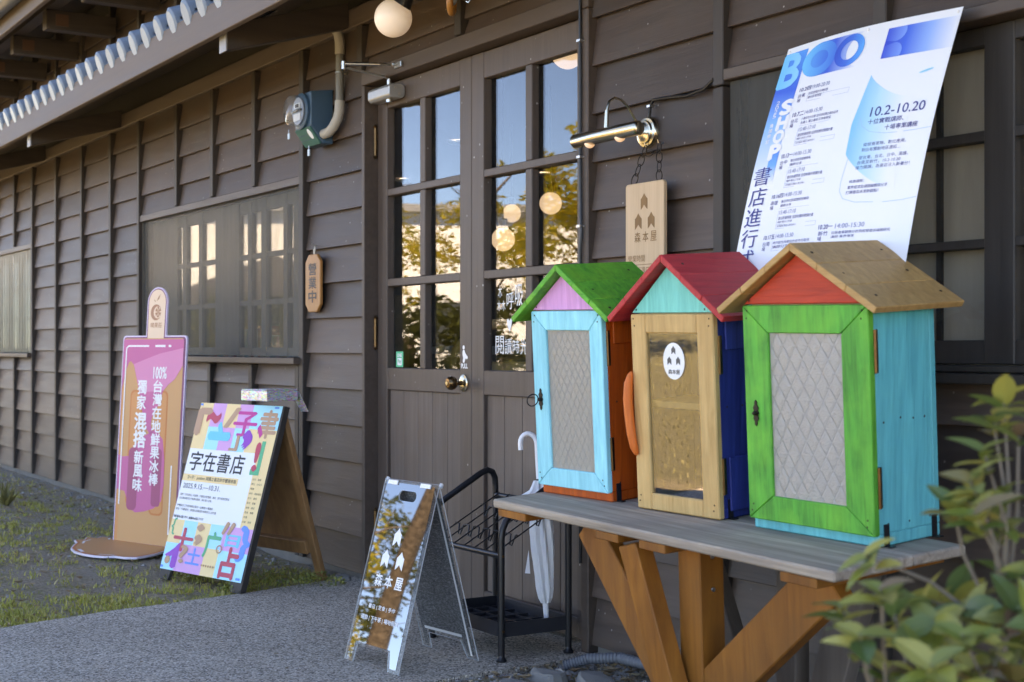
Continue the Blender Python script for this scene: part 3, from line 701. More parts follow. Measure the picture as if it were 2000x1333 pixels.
for k in range(-23, 71):
    x = -9.681+.19*k
    if k == -23: o_ = t0
    else: o_ = bpy.data.objects.new('roof_tile', t0.data); col.objects.link(o_); o_.parent = eave
    o_.location = Vector((x, -.668, 2.492))-BASE['shop_building']; o_.rotation_euler = (sl, 0, rnd.uniform(-.02, .02))
# ---- upper eave with gutter
up = MB(); up.add([(-14.4, -.62, 3.255), (4.2, -.62, 3.255), (4.2, 4.0, 5.1), (-14.4, 4.0, 5.1), (-14.4, -.62, 3.225), (4.2, -.62, 3.225), (4.2, 4, 5.06), (-14.4, 4, 5.06)], [(0, 1, 2, 3), (4, 7, 6, 5), (0, 4, 5, 1), (3, 2, 6, 7), (0, 3, 7, 4), (1, 5, 6, 2)])
up.add([(-14.4, 4.0, 5.1), (4.2, 4.0, 5.1), (4.2, 8.6, 3.25), (-14.4, 8.6, 3.25)], [(0, 1, 2, 3)])
uroof = part('main_roof', up, M_SOFFIT)
m_ = MB(); m_.box(-14.4, 4.2, -.66, -.625, 3.085, 3.205); obj('fascia', m_, M_EAVE, uroof, bevel=.004)
m_ = MB(); m_.tube([(-14.4, -.73, 3.225), (4.2, -.73, 3.225)], .068, 14); obj('gutter', m_, M_GUTTER, uroof, smooth=True)
for i in range(12):
    x = -13.9+i*1.35; m_ = MB(); m_.tube([(x, -.73, 3.225), (x+.045, -.73, 3.225)], .0735, 14); obj('gutter_clip', m_, M_GUTTER, uroof, smooth=True)
for i in range(14):
    x = -13.75+.887*i; 
    m_ = MB(); m_.box(x, x+.09, -.50, -.053, 3.05, 3.175); obj('roof_beam', m_, M_BRACKET, uroof, bevel=.004)
    m_ = MB(); m_.box(x+.0905, x+.096, -.44, -.36, 3.075, 3.15); obj('beam_plate', m_, plain('rusty_plate', (.1, .05, .03), .7) if i == 0 else bpy.data.materials['rusty_plate'], uroof)
m_ = MB(); m_.box(-14.3, 4.1, -.50, -.42, 3.177, 3.235); obj('roof_purlin', m_, M_BRACKET, uroof)
for i in range(98):
    x = -14.3+.19*i
    o2 = bpy.data.objects.new('roof_tile', t0.data); col.objects.link(o2); o2.parent = uroof
    o2.location = Vector((x, -.70, 3.30))-BASE['shop_building']; o2.rotation_euler = (.38, 0, 0)
# body of the building behind: end walls, back wall with openings closed against light, floor, ceiling
m_ = MB(); m_.box(-14.2, 4, .09, 7.95, -.02, .03); part('floor', m_, wood('shop_floor', (.12, .09, .06), (.2, .15, .1), 'X', 4, 10, .35, .1))
m_ = MB(); m_.box(-14.2, 4, .09, 7.95, 2.62, 2.66); part('ceiling', m_, M_DARK)
m_ = MB(); m_.box(-14.25, -14.2, .0, 8, 0, 3.4); m_.box(4, 4.05, 0, 8, 0, 3.4)
for a, b in ((-14.2, -11), (-9.2, -6.4), (-4.6, -2), (-.4, 4)): m_.box(a, b, 7.96, 8.02, 0, 3.3)
for a, b in ((-11, -9.2), (-6.4, -4.6), (-2, -.4)): m_.box(a, b, 7.96, 8.02, 0, .9); m_.box(a, b, 7.96, 8.02, 2.0, 3.3)
part('rear_wall', m_, plain('plaster_inside', (.2, .17, .14), .8))
for a, b in ((-11, -9.2), (-6.4, -4.6), (-2, -.4)): m_ = MB(); m_.box(a, b, 7.98, 8.0, .9, 2.0); part('rear_light_block', m_, M_DARK)  # unseen boards added to keep sunlight out of the room
m_ = MB(); m_.add([(-14.25, 0, 3.36), (-14.25, 8, 3.36), (-14.25, 4, 5.05)], [(0, 1, 2)]); m_.add([(4.05, 0, 3.36), (4.05, 8, 3.36), (4.05, 4, 5.05)], [(0, 1, 2)]); part('gable', m_, M_BOARD)
# ================================================================== INSIDE THE SHOP
M_LAMP = plain('lit_opal_globe', (.7, .6, .52), .4, emit=(1, .86, .76), es=.075, var=0)
M_SPOT = plain('lit_downlight', (.9, .9, .9), .4, emit=(1, .93, .85), es=45, var=0)
M_CHAIR = wood('bent_beech', (.4, .22, .09), (.55, .33, .15), 'Z', 6, 10, .4, .1)
M_CHAIR2 = M_CHAIR
def sphere_prof(r, n=14): return [(max(r*math.sin(math.pi*i/n), 0 if i in (0, n) else 1e-4), -r*math.cos(math.pi*i/n)) for i in range(n+1)]
def pendant(x, y, z, r, label):
    t = thing('pendant_lamp', label, 'lamp', (x, y, z-r), 'globe lamps inside the shop')
    m_ = MB(); m_.lathe(sphere_prof(r), frame((x, y, z), (1, 0, 0), (0, 1, 0)), 24); obj('globe', m_, M_LAMP, t, smooth=True)
    m_ = MB(); m_.tube([(x, y, z+r-.004), (x, y, z+r+.05)], .025, 12); obj('holder', m_, M_BLACK, t, smooth=True)
    m_ = MB(); m_.tube([(x, y, z+r+.05), (x, y, 2.619)], .004, 6); obj('cord', m_, M_BLACK, t)
pendant(-7.2, 2.0, 1.9, .068, 'opal globe lamp seen through the rightmost column of door panes')
pendant(-6.78, 1.4, 1.63, .066, 'opal globe lamp hanging lowest behind the right door')
pendant(-5.0, .62, 2.28, .07, 'opal globe lamp behind the top right corner pane')
pendant(-8.6, 2.6, 1.98, .065, 'opal globe lamp deep in the room behind the left door')
for i, (x, y, w_) in enumerate(((-9.55, 2.7, 'behind the upper panes of the left door'), (-10.9, 4.4, 'behind the right door, farthest back'), (-12.0, 3.5, 'behind the middle panes of the left door'))):
    t = thing('downlight', 'small lit ceiling downlight '+w_, 'downlight', (x, y, 2.6), 'ceiling downlights')
    m_ = MB(); m_.lathe([(.0, 0), (.05, 0), (.05, .012), (0, .012)], frame((x, y, 2.604), (1, 0, 0), (0, 1, 0)), 16); obj('lens', m_, M_SPOT, t)
    m_ = MB(); m_.lathe([(.051, -.002), (.07, -.002), (.07, .014), (.051, .014), (.051, -.002)], frame((x, y, 2.604), (1, 0, 0), (0, 1, 0)), 16); obj('ring', m_, M_WHITE, t)
def round_chair(x, y, rot, label):
    t = thing('wooden_chair', label, 'chair', (x, y, .03)); Mz = Matrix.Translation((x, y, .03)) @ Matrix.Rotation(rot, 4, 'Z')
    def P_(*a): return tuple(Mz @ Vector(a))
    m_ = MB(); m_.tube([P_(-.24, .2, .42), P_(-.245, .215, .75), P_(-.2, .22, .98), P_(-.08, .225, 1.1), P_(.08, .225, 1.1), P_(.2, .22, .98), P_(.245, .215, .75), P_(.24, .2, .42)], .026, 10); obj('back_hoop', m_, M_CHAIR, t, smooth=True)
    m_ = MB(); m_.box(-.19, .19, .195, .215, .45, .93, Mz); obj('back_panel', m_, M_CHAIR, t, bevel=.01)
    m_ = MB(); m_.box(-.25, .25, -.24, .24, .41, .45, Mz); obj('seat', m_, M_CHAIR, t, bevel=.012)
    for a, b in ((-.21, -.2), (.21, -.2), (-.21, .2), (.21, .2)): m_ = MB(); m_.tube([P_(a*1.08, b*1.08, 0), P_(a, b, .41)], .02, 8); obj('leg', m_, M_CHAIR, t, smooth=True)
round_chair(-5.64, .78, R(205), 'round backed beech chair behind the right door glass')
round_chair(-5.62, .72+.9, R(160), 'round backed beech chair behind the left door glass')
t = thing('service_counter', 'white topped grey counter seen through the left door', 'counter', (-7.6, 2.2, .03))
m_ = MB(); m_.box(-8.6, -6.6, 1.9, 2.5, .03, .98); obj('body', m_, plain('grey_panel', (.3, .28, .25), .6), t, bevel=.005)
m_ = MB(); m_.box(-8.65, -6.55, 1.85, 2.55, .98, 1.03); obj('counter_top', m_, M_WHITE, t, bevel=.005)
for i in range(4): m_ = MB(); m_.box(-8.58+i*.49, -8.12+i*.49, 1.885, 1.899, .08, .94); obj('door_panel', m_, plain('grey_panel_door', (.36, .34, .31), .6) if i == 0 else bpy.data.materials['grey_panel_door'], t, bevel=.003)
# bookshelf behind the covered window
t = thing('bookshelf', 'bookshelf packed with books behind the streaked window', 'bookshelf', (-7.4, .5, .03))
M_SHELF = wood('shelf_pine', (.3, .2, .1), (.42, .3, .17), 'X', 6, 10, .5, .1)
for z in (.1, .45, .8, 1.27): m_ = MB(); m_.box(-8.6, -6.45, .36, .62, z, z+.02); obj('shelf', m_, M_SHELF, t)
for x in (-8.62, -7.5, -6.45): m_ = MB(); m_.box(x, x+.02, .36, .62, .03, 1.29); obj('upright', m_, M_SHELF, t)
bc = [ink('book_cover_'+n_, *c) for n_, c in (('white', (225, 222, 215)), ('teal', (70, 150, 165)), ('cream', (215, 200, 170)), ('red', (170, 70, 60)), ('grey', (150, 150, 150)), ('blue', (80, 95, 150)), ('pink', (220, 170, 175)))]
x = -8.58; i = 0
while x < -6.5:
    w_ = rnd.uniform(.03, .06); h = rnd.uniform(.24, .36)
    if -7.53 < x < -7.44: x = -7.44; continue
    if rnd.random() < .85 and not (-7.5 < x+w_ < -7.47):
        m_ = MB(); m_.box(x, x+w_-.003, .38, .56, .8201, .82+h); tag(obj('book', m_, bc[rnd.randrange(7)], None, (x, .47, .82)), 'book standing on the upper shelf behind the streaked window', 'book', 'books on the shelf behind the streaked window')
    x += w_

# ================================================================== WHAT THE PANES REFLECT
M_BARK = plain('rough_bark', (.085, .065, .05), .9, var=.95, nscale=26, bump=1.0)
M_GOLD = leafmat('golden_foliage', [(.42, .38, .05), (.66, .52, .08), (.75, .58, .1), (.32, .34, .06), (.56, .47, .08)], .5, .5)
M_GREEN = leafmat('green_foliage', [(.08, .1, .03), (.13, .15, .045), (.17, .17, .06), (.1, .12, .04)], .5, .3)
def crown(mb, cx, cy, cz, rx, rz, n, size, q, gaps=.35):
    k = 0; tries = 0
    while k < n and tries < n*12:
        tries += 1
        u, v, w = q.uniform(-1, 1), q.uniform(-1, 1), q.uniform(-1, 1)
        d = u*u+v*v+w*w
        if d > 1: continue
        x, y, z = cx+u*rx, cy+v*rx, cz+w*rz
        if noise.noise(Vector((x*.9+cx, y*.9, z*1.2))) < gaps-.35+.25*d: continue
        a = Vector((q.gauss(0, 1), q.gauss(0, 1), q.gauss(0, .6))).normalized(); b = a.orthogonal().normalized()
        s = size*q.uniform(.5, 1.3); P0 = Vector((x, y, z))
        mb.add([P0-a*s, P0+b*s*.35, P0+a*s, P0-b*s*.35], [(0, 1, 2, 3)]); k += 1
def tree(x, y, h, r, label, gold=True, n=5200, lean=0, trunk_r=.07, size=.07, clear=.42, name='shade_tree'):
    q = random.Random(int(x*100)); t = thing(name, label, 'tree', (x, y, -.02), 'trees across the lawn')
    m_ = MB(); pts = [(x, y, -.05), (x+lean*.15, y+.05, h*.25), (x+lean*.4, y-.04, h*.5), (x+lean*.7, y+.02, h*.75), (x+lean, y, h*.93)]
    m_.tube(pts, [trunk_r*1.35, trunk_r, trunk_r*.8, trunk_r*.5, trunk_r*.2], 12); tr = obj('trunk', m_, M_BARK, t, smooth=True)
    for i in range(9):
        a = q.uniform(0, 6.28); z = h*q.uniform(clear, .85); e = r*q.uniform(.5, .95); b0 = Vector((x+lean*z/h, y, z)); e1 = b0+Vector((math.cos(a)*e, math.sin(a)*e, h*q.uniform(.06, .2)))
        m_ = MB(); m_.tube([b0, (b0+e1)/2+Vector((0, 0, .1)), e1], [trunk_r*.4, trunk_r*.25, trunk_r*.08], 7); obj('limb', m_, M_BARK, t, smooth=True)
    m_ = MB(); cz = h*(clear+1)/2
    for i in range(7):
        a = q.uniform(0, 6.28); d = r*q.uniform(.2, .7)
        crown(m_, x+lean*.7+math.cos(a)*d, y+math.sin(a)*d, cz+q.uniform(-.35, .35)*h*(1-clear), r*q.uniform(.4, .6), h*(1-clear)*q.uniform(.22, .36), n//7, size, q)
    obj('crown', m_, M_GOLD if gold else M_GREEN, t)
tree(-18.6, -10.2, 4.6, 1.7, 'golden leaved tree standing nearest across the lawn', True, 5500)
tree(-20.6, -9.6, 4.2, 1.3, 'thin golden tree behind the nearest one', True, 2400)
tree(-23.0, -8.6, 4.4, 1.5, 'golden tree beside the white house', True, 3400)
tree(-20.6, -13.9, 4.5, 1.5, 'tall golden tree mirrored in the sandwich board', True, 2600, size=.1, clear=.3)
tree(-26.0, -19.0, 6.5, 2.4, 'dark green tree at the far end of the lawn', False, 4000, size=.1)
tree(-14.0, -17.5, 6.0, 2.3, 'dark green tree far out across the lawn', False, 4000, size=.1)
# leaning trunk close to the path, mirrored in the sandwich board
t = thing('leaning_tree', 'slim leaning rough barked tree close to the path', 'tree', (-9.3, -5.4, -.02))
m_ = MB(); m_.tube([(-9.33, -5.5, -.1), (-9.31, -5.46, .25), (-9.29, -5.4, .7), (-9.28, -5.33, 1.0), (-9.25, -5.25, 1.3), (-9.19, -5.16, 1.65), (-9.11, -5.08, 2.05), (-8.95, -4.98, 2.6), (-8.7, -4.9, 3.4), (-8.5, -4.9, 4.4)], [.19, .12, .095, .085, .08, .075, .072, .065, .05, .02], 18); obj('trunk', m_, M_BARK, t, smooth=True)
for a in ((-9.75, -5.3), (-9.0, -5.1), (-9.7, -5.8), (-9.0, -5.8)):
    m_ = MB(); m_.tube([(-9.33, -5.48, .12), ((a[0]-9.33)/2, (a[1]-5.48)/2, .04), (a[0], a[1], -.04)], [.09, .06, .015], 9); obj('root', m_, M_BARK, t, smooth=True)
m_ = MB(); q_ = random.Random(5)
for c_ in ((-8.6, -5.0, 4.5), (-9.4, -5.6, 4.9), (-8.2, -5.8, 4.3)): crown(m_, *c_, 1.5, .8, 1500, .08, q_)
obj('crown', m_, M_GOLD, t)
# the white house with its low dark shed in front
t = thing('white_house', 'sunlit white walled house with a grey roof across the lawn', 'house', (-36, -15, 0))
Fh = Matrix.Translation((-36.3, -15.5, 0)) @ Matrix.Rotation(R(28), 4, 'Z')
m_ = MB(); m_.box(-4, 0, -9, 9, 0, 4.9, Fh); obj('wall', m_, plain('white_render', (.7, .73, .79), .8, var=.05), t)
m_ = MB(); m_.add([Fh @ Vector(v) for v in ((.3, -9.5, 4.85), (.3, 9.5, 4.85), (-2, 9.5, 5.3), (-2, -9.5, 5.3), (-4.5, 9.5, 4.85), (-4.5, -9.5, 4.85))], [(0, 1, 2, 3), (3, 2, 4, 5)]); obj('roof', m_, plain('grey_roof', (.2, .21, .22), .6), t)
for y in (-6, -2, 2, 6): m_ = MB(); m_.box(-.02, .03, y-.6, y+.6, 1.0, 2.3, Fh); obj('window', m_, plain('house_window', (.05, .06, .07), .1) if y == -6 else bpy.data.materials['house_window'], t)
t = thing('garden_shed', 'low shed with a dark gabled roof before the white house', 'shed', (-28.5, -11.5, 0))
Fs = Matrix.Translation((-29, -9.2, 0)) @ Matrix.Rotation(R(20), 4, 'Z')
m_ = MB(); m_.box(-2, 0, -2.6, 2.6, 0, 1.9, Fs); obj('wall', m_, plain('shed_wall', (.25, .23, .2), .8), t)
m_ = MB(); m_.add([Fs @ Vector(v) for v in ((.3, -3, 1.85), (.3, 0, 3.0), (.3, 3, 1.85), (-2.3, -3, 1.85), (-2.3, 0, 3.0), (-2.3, 3, 1.85))], [(0, 1, 4, 3), (1, 2, 5, 4), (0, 2, 1)]); obj('roof', m_, plain('shed_roof', (.06, .06, .065), .6), t)
q_ = random.Random(11)  # hedge row added to darken what the lower panes reflect
for i, (x, y) in enumerate(((-27.4, -5.2), (-26.6, -6.9), (-25.8, -8.6), (-25.0, -10.4), (-24.3, -12.2), (-23.4, -13.9), (-22.3, -15.6), (-21.0, -17.2))):
    t = thing('added_hedge_bush', ('added dark green hedge bush at the near end of the hedge', 'added dark green hedge bush next to the near end of the hedge', 'added dark green hedge bush nearest the shed', 'added dark green hedge bush second from the shed', 'added dark green hedge bush third from the shed', 'added dark green hedge bush fourth from the shed', 'added dark green hedge bush fifth from the shed', 'added dark green hedge bush farthest from the shed')[i], 'bush', (x, y, 0), 'bushes added beyond the lawn')
    m_ = MB(); m_.tube([(x, y, -.1), (x, y, 1.2)], .12, 8); obj('trunk', m_, M_BARK, t)
    m_ = MB(); crown(m_, x, y, 1.1, 1.25, 1.15, 2600, .11, q_, .05); obj('crown', m_, M_GREEN, t)
# ================================================================== THINGS ON AND BY THE WALL
ID = Matrix.Identity(4)
FW = frame((0, 0, 0), (1, 0, 0), (0, 0, 1))               # wall frame: x, z, outwards
def ring_pts(c, r, ux, uy, n=16, ry=None):
    c = Vector(c); ux = Vector(ux); uy = Vector(uy); ry = ry or r
    return [c+ux*(r*math.cos(6.28318*i/n))+uy*(ry*math.sin(6.28318*i/n)) for i in range(n)]

# electricity meter
t = thing('electricity_meter', 'blue green electricity meter box with round glass face by the eave', 'meter', (-6.04, -.04, 1.95))
M_MBOX = plain('meter_blue', srgb(52, 84, 106), .42, var=.12, nscale=12); M_MGREEN = plain('meter_green', srgb(40, 100, 92), .42, var=.1)
prof = [(-.03, 1.955), (-.082, 1.955), (-.142, 2.035), (-.142, 2.19), (-.03, 2.205)]
m_ = MB(); a = [(-6.125, y, z) for y, z in prof]; b = [(-5.947, y, z) for y, z in prof]
m_.add(a+b, [(0, 1, 2, 3, 4), (9, 8, 7, 6, 5)]+[(i, 5+i, 5+(i+1) % 5, (i+1) % 5) for i in range(5)]); obj('case', m_, M_MBOX, t, bevel=.006, seg=2)
m_ = MB(); Fc = frame((-6.036, -.113, 1.995), (1, 0, 0), (0, -.06, .08)); m_.prism(rrect(-.085, -.046, .085, .046, .006), Fc, .0, .008); obj('terminal_cover', m_, M_MGREEN, t, bevel=.002)
for v in (-.012, .012): m_ = MB(); m_.prism([(-.083, v-.0015), (.02, v-.0015), (.02, v+.0015), (-.083, v+.0015)], Fc, .0075, .0095); obj('cover_rib', m_, M_MBOX, t)
m_ = MB(); m_.prism(arc(.05, .012, .018, 0, 345, 20, .026), Fc, .008, .0092); obj('round_label', m_, M_PAPER, t)
Fm = frame((-6.036, -.143, 2.107), (1, 0, 0), (0, 0, 1))
m_ = MB(); m_.lathe([(.083, 0), (.083, .012), (.074, .016), (.072, .0165)], Fm, 36); obj('dome_ring', m_, M_MBOX, t, smooth=True)
m_ = MB(); m_.lathe([(.0, .02), (.062, .02), (.062, .024), (0, .024)], Fm, 32); obj('dial_plate', m_, plain('dial_grey', srgb(150, 165, 185), .4, var=.1), t)
m_ = MB(); m_.prism(rrect(-.04, -.045, .035, -.012, .003), Fm, .026, .028); m_.prism(rrect(-.03, .012, .03, .035, .003), Fm, .026, .028); obj('dial_label', m_, M_PAPER, t)
m_ = MB(); m_.prism(rrect(-.018, .016, .018, .031, .002), Fm, .0285, .03); m_.prism([(-.05, -.004), (.05, -.004), (.05, .006), (-.05, .006)], Fm, .026, .034); obj('counter_window', m_, M_BLACKINK, t)
m_ = MB(); m_.lathe([(.071, .012), (.0705, .05), (.067, .064), (.055, .072), (.0, .074)], Fm, 36); obj('glass_dome', m_, glass('meter_glass', 1.5, (.93, .95, .96), .03, 0, .12, (.5, .5, .5)), t, smooth=True)
for (x, y, z, h) in ((-6.05, -.205, 2.02, .035), (-5.985, -.135, 1.945, .04)):
    m_ = MB(); m_.tube([(x, y, z), (x+.002, y, z-.018)], .0015, 6); obj('seal_wire', m_, M_STEEL, t)
    m_ = MB(); m_.box(x-.009, x+.009, y-.002, y+.002, z-.018-h*.7, z-.017); obj('seal_tag', m_, ink('tag_blue', 190, 215, 230), t)
t = thing('conduit_pipe', 'grey plastic conduit running from the eave into the meter box', 'pipe', (-5.84, -.06, 2.0))
m_ = MB(); m_.tube([(-5.835, -.05, 2.40), (-5.832, -.052, 2.12)], .0185, 16); obj('straight_pipe', m_, M_CONDUIT, t, smooth=True)
m_ = MB(); m_.tube([(-5.832, -.052, 2.135), (-5.832, -.054, 2.09), (-5.838, -.06, 2.055), (-5.86, -.07, 2.02), (-5.895, -.076, 2.0), (-5.945, -.078, 1.998)], .0225, 16); obj('lower_elbow', m_, M_CONDUIT_L, t, smooth=True)
m_ = MB(); m_.tube([(-5.835, -.05, 2.345), (-5.836, -.05, 2.40), (-5.842, -.055, 2.44), (-5.865, -.065, 2.47)], .0225, 16); obj('upper_elbow', m_, M_CONDUIT_L, t, smooth=True)
m_ = MB(); m_.tube(ring_pts((-5.834, -.05, 2.262), .021, (1, 0, 0), (0, 1, 0), 18), .003, 6, closed=True); m_.box(-5.84, -5.82, -.03, -.012, 2.257, 2.267); obj('clip', m_, M_STEEL, t)
# 營業中 plaque
M_PLAQ = wood('honey_wood', (.3, .115, .033), (.43, .19, .06), 'Z', 8, 14, .4, .1)
t = thing('open_plaque', 'small octagonal wooden plaque hanging beside the covered window', 'plaque', (-6.12, -.05, 1.19))
pp = [(-6.202, 1.225), (-6.165, 1.19), (-6.075, 1.19), (-6.037, 1.225), (-6.037, 1.425), (-6.075, 1.46), (-6.165, 1.46), (-6.202, 1.425)]
m_ = MB(); m_.prism(pp, FW, .040, .056); obj('board', m_, M_PLAQ, t, bevel=.003)
m_ = MB(); put_column(m_, FW, '營業中', -6.163, -6.077, 1.418, 1.235, .0568, .022, .14); obj('lettering', m_, M_BLACKINK, t)
m_ = MB(); m_.tube([(-6.12, -.048, 1.45), (-6.126, -.046, 1.48), (-6.12, -.044, 1.50), (-6.114, -.046, 1.48), (-6.12, -.048, 1.45)], .003, 6); obj('hanging_cord', m_, ink('pale_cord', 205, 195, 180), t)
m_ = MB(); m_.tube([(-6.12, -.02, 1.499), (-6.12, -.056, 1.503), (-6.12, -.06, 1.512)], .0022, 6); obj('hook', m_, M_STEEL, t)
# picture light
t = thing('picture_light', 'polished brass picture light on a round wall plate', 'lamp', (-3.59, -.03, 1.71))
Fp = frame((-3.592, -.026, 1.708), (1, 0, 0), (0, 0, 1))
m_ = MB(); m_.lathe([(.0, 0), (.05, 0), (.05, .012), (.046, .018), (.038, .02), (.035, .026), (.026, .028), (.018, .036), (.0, .038)], Fp, 40); obj('wall_plate', m_, M_BRASS, t, smooth=True)
m_ = MB(); m_.tube([(-3.592, -.06, 1.712), (-3.592, -.085, 1.745), (-3.592, -.112, 1.782), (-3.592, -.14, 1.803), (-3.592, -.165, 1.806), (-3.592, -.185, 1.794), (-3.592, -.195, 1.765), (-3.592, -.197, 1.722)], .0042, 10); obj('gooseneck', m_, M_BRASS, t, smooth=True)
m_ = MB(); m_.tube([(-3.592, -.195, 1.765), (-3.592, -.197, 1.71)], [.006, .008], 12); obj('collar', m_, M_BRASS, t, smooth=True)
m_ = MB(); m_.tube([(-3.764, -.2, 1.688), (-3.76, -.2, 1.688), (-3.755, -.2, 1.688), (-3.425, -.2, 1.688), (-3.42, -.2, 1.688), (-3.416, -.2, 1.688)], [.012, .019, .0225, .0225, .02, .013], 32); obj('shade', m_, M_BRASS, t, smooth=True)
for x in (-3.68, -3.52): m_ = MB(); m_.lathe(sphere_prof(.018), frame((x, -.198, 1.675), (1, 0, 0), (0, 1, 0)), 18); obj('bulb', m_, plain('warm_bulb_%d' % int(-x*100), (.75, .6, .5), .3, emit=(1, .7, .5), es=.05, var=0), t, smooth=True)
# cables
def cable(pts, label, r=.0052):
    t = thing('cable', label, 'cable', pts[-1])
    m_ = MB(); m_.tube(pts, r, 8); obj('sheath', m_, M_CABLE, t, smooth=True)
    return t
c = cable([(-3.935, -.06, 2.44), (-3.938, -.056, 2.2), (-3.936, -.056, 1.9), (-3.937, -.056, 1.68), (-3.932, -.056, 1.45), (-3.928, -.056, 1.42), (-3.936, -.056, 1.36), (-3.937, -.056, 1.1), (-3.937, -.056, .3)], 'black cable clipped down the right door jamb')
for z in (2.06, 1.668, 1.435): m_ = MB(); m_.box(-3.945, -3.926, -.066, -.0505, z-.004, z+.004); m_.lathe([(0, 0), (.003, 0), (0, .003)], frame((-3.924, -.05, z), (1, 0, 0), (0, 0, 1)), 8); obj('clip', m_, M_STEEL, c)
c = cable([(-3.253, -.05, 1.822), (-3.31, -.04, 1.803), (-3.40, -.034, 1.797), (-3.50, -.034, 1.806), (-3.565, -.034, 1.808), (-3.58, -.034, 1.79), (-3.586, -.034, 1.755)], 'black cable running from the window batten to the picture light')
m_ = MB(); m_.box(-3.585, -3.57, -.045, -.024, 1.786, 1.793); obj('clip', m_, M_STEEL, c)
# hanging wooden shop sign on chains
M_SIGN = wood('pale_bamboo', (.5, .32, .18), (.62, .42, .26), 'Z', 10, 16, .45, .05); M_BURN = wood('laser_burn', (.2, .1, .04), (.3, .16, .07), 'Z', 10, 16, .7, .05)
t = thing('hanging_sign', 'pale wooden shop sign hanging on chains below the brass lamp', 'sign', (-3.55, -.06, 1.2))
m_ = MB(); m_.prism(rrect(-3.655, 1.205, -3.458, 1.545, .012), FW, .062, .076); obj('board', m_, M_SIGN, t, bevel=.002)
m_ = MB(); put_logo(m_, FW, -3.557, 1.485, .052, .0765); put_logo(m_, FW, -3.587, 1.424, .052, .0765); put_logo(m_, FW, -3.521, 1.424, .052, .0765)
for i, ch in enumerate('森本屋'): put_text(m_, FW, ch, -3.606+i*.041, 1.358, -3.576+i*.041, 1.39, .0765, .008)
put_text(m_, FW, '營業時間', -3.64, 1.296, -3.553, 1.318, .0765); m_.flat([(-3.64, 1.286), (-3.475, 1.286), (-3.475, 1.288), (-3.64, 1.288)], FW, .0765)
put_text(m_, FW, '週二至週日', -3.64, 1.256, -3.532, 1.279, .0765); put_text(m_, FW, '10:00-17:00', -3.64, 1.227, -3.505, 1.247, .0765)
obj('burnt_lettering', m_, M_BURN, t)
def chain(p0, p1, par, n):
    p0 = Vector(p0); p1 = Vector(p1); d = (p1-p0); L_ = d.length/n; d.normalize(); a = d.orthogonal().normalized(); b = d.cross(a)
    for i in range(n):
        c_ = p0+d*L_*(i+.5); m_ = MB(); m_.tube(ring_pts(c_, L_*.62, d, a if i % 2 else (a+b*.9).normalized(), 14, L_*.3), .0017, 6, closed=True); obj('chain_link', m_, M_IRON, par, smooth=True)
chain((-3.582, -.05, 1.662), (-3.625, -.068, 1.545), t, 4); chain((-3.514, -.05, 1.664), (-3.492, -.068, 1.545), t, 4)
chain((-3.582, -.05, 1.638), (-3.514, -.05, 1.642), t, 2)
for x in (-3.582, -3.514): m_ = MB(); m_.tube([(x, -.02, 1.664), (x, -.054, 1.666), (x, -.057, 1.676)], .002, 6); obj('hook', m_, M_STEEL, t)
# globe lamp under the eave
t = thing('globe_lamp', 'unlit white globe lamp, given a faint glow, hanging under the eave above the door', 'lamp', (-4.72, -.36, 2.18))
m_ = MB(); m_.lathe(sphere_prof(.0705, 24), frame((-4.723, -.356, 2.253), (1, 0, 0), (0, 1, 0)), 40); obj('globe', m_, plain('glowing_opal_glass', (.78, .7, .63), .35, emit=(1, .86, .74), es=.02, var=.03), t, smooth=True)  # faint glow put into the globe although the lamp is off
m_ = MB(); m_.tube([(-4.70, -.34, 2.29), (-4.685, -.325, 2.34), (-4.675, -.315, 2.36)], [.04, .036, .03], 20); obj('holder', m_, M_BLACK, t, smooth=True)
m_ = MB(); m_.tube([(-4.678, -.318, 2.355), (-4.64, -.28, 2.44), (-4.62, -.26, 2.575)], .011, 10); obj('stem', m_, M_BLACK, t, smooth=True)
# wooden pulley wheel and hook
t = thing('wooden_pulley', 'orange wooden pulley wheel with a wire hook above the doors', 'pulley', (-4.40, -.3, 2.2))
m_ = MB(); m_.tube(ring_pts((-4.40, -.29, 2.255), .033, (.75, -.66, 0), (0, 0, 1), 24, .038), .0125, 12, closed=True); obj('wheel_rim', m_, wood('orange_varnished', (.3, .11, .025), (.42, .17, .04), 'Z', 8, 6, .3, .1), t, smooth=True)
m_ = MB(); m_.lathe(sphere_prof(.02, 10), frame((-4.40, -.29, 2.262), (1, 0, 0), (0, 1, 0)), 14); obj('hub', m_, plain('grey_hub', (.3, .29, .28), .5, .4, var=.5, nscale=60), t, smooth=True)
m_ = MB(); m_.tube([(-4.40, -.29, 2.262), (-4.405, -.28, 2.33), (-4.41, -.28, 2.575)], .008, 8); obj('strap', m_, M_BLACK, t, smooth=True)
m_ = MB(); m_.tube([(-4.30, -.27, 2.30), (-4.31, -.275, 2.285), (-4.302, -.272, 2.262), (-4.298, -.272, 2.245), (-4.306, -.276, 2.236), (-4.315, -.28, 2.242)], .0022, 6); m_.tube([(-4.30, -.27, 2.30), (-4.31, -.275, 2.56)], .0012, 5); obj('wire_hook', m_, M_STEEL, t, smooth=True)
# coil of dark wire tucked in the eave
t = thing('wire_coil', 'tangled coil of dark wire tucked above the first bracket', 'wire', (-5.95, -.4, 2.45))
m_ = MB(); q_ = random.Random(2)
for i in range(9): m_.tube(ring_pts((-5.97+q_.uniform(-.03, .03), -.40+q_.uniform(-.03, .03), 2.475+q_.uniform(-.012, .02)), q_.uniform(.06, .11), (1, .2*q_.uniform(-1, 1), q_.uniform(-.2, .2)), (0, .5, .28), 20), .003, 5, closed=True)
obj('wire_loops', m_, M_CABLE, t)
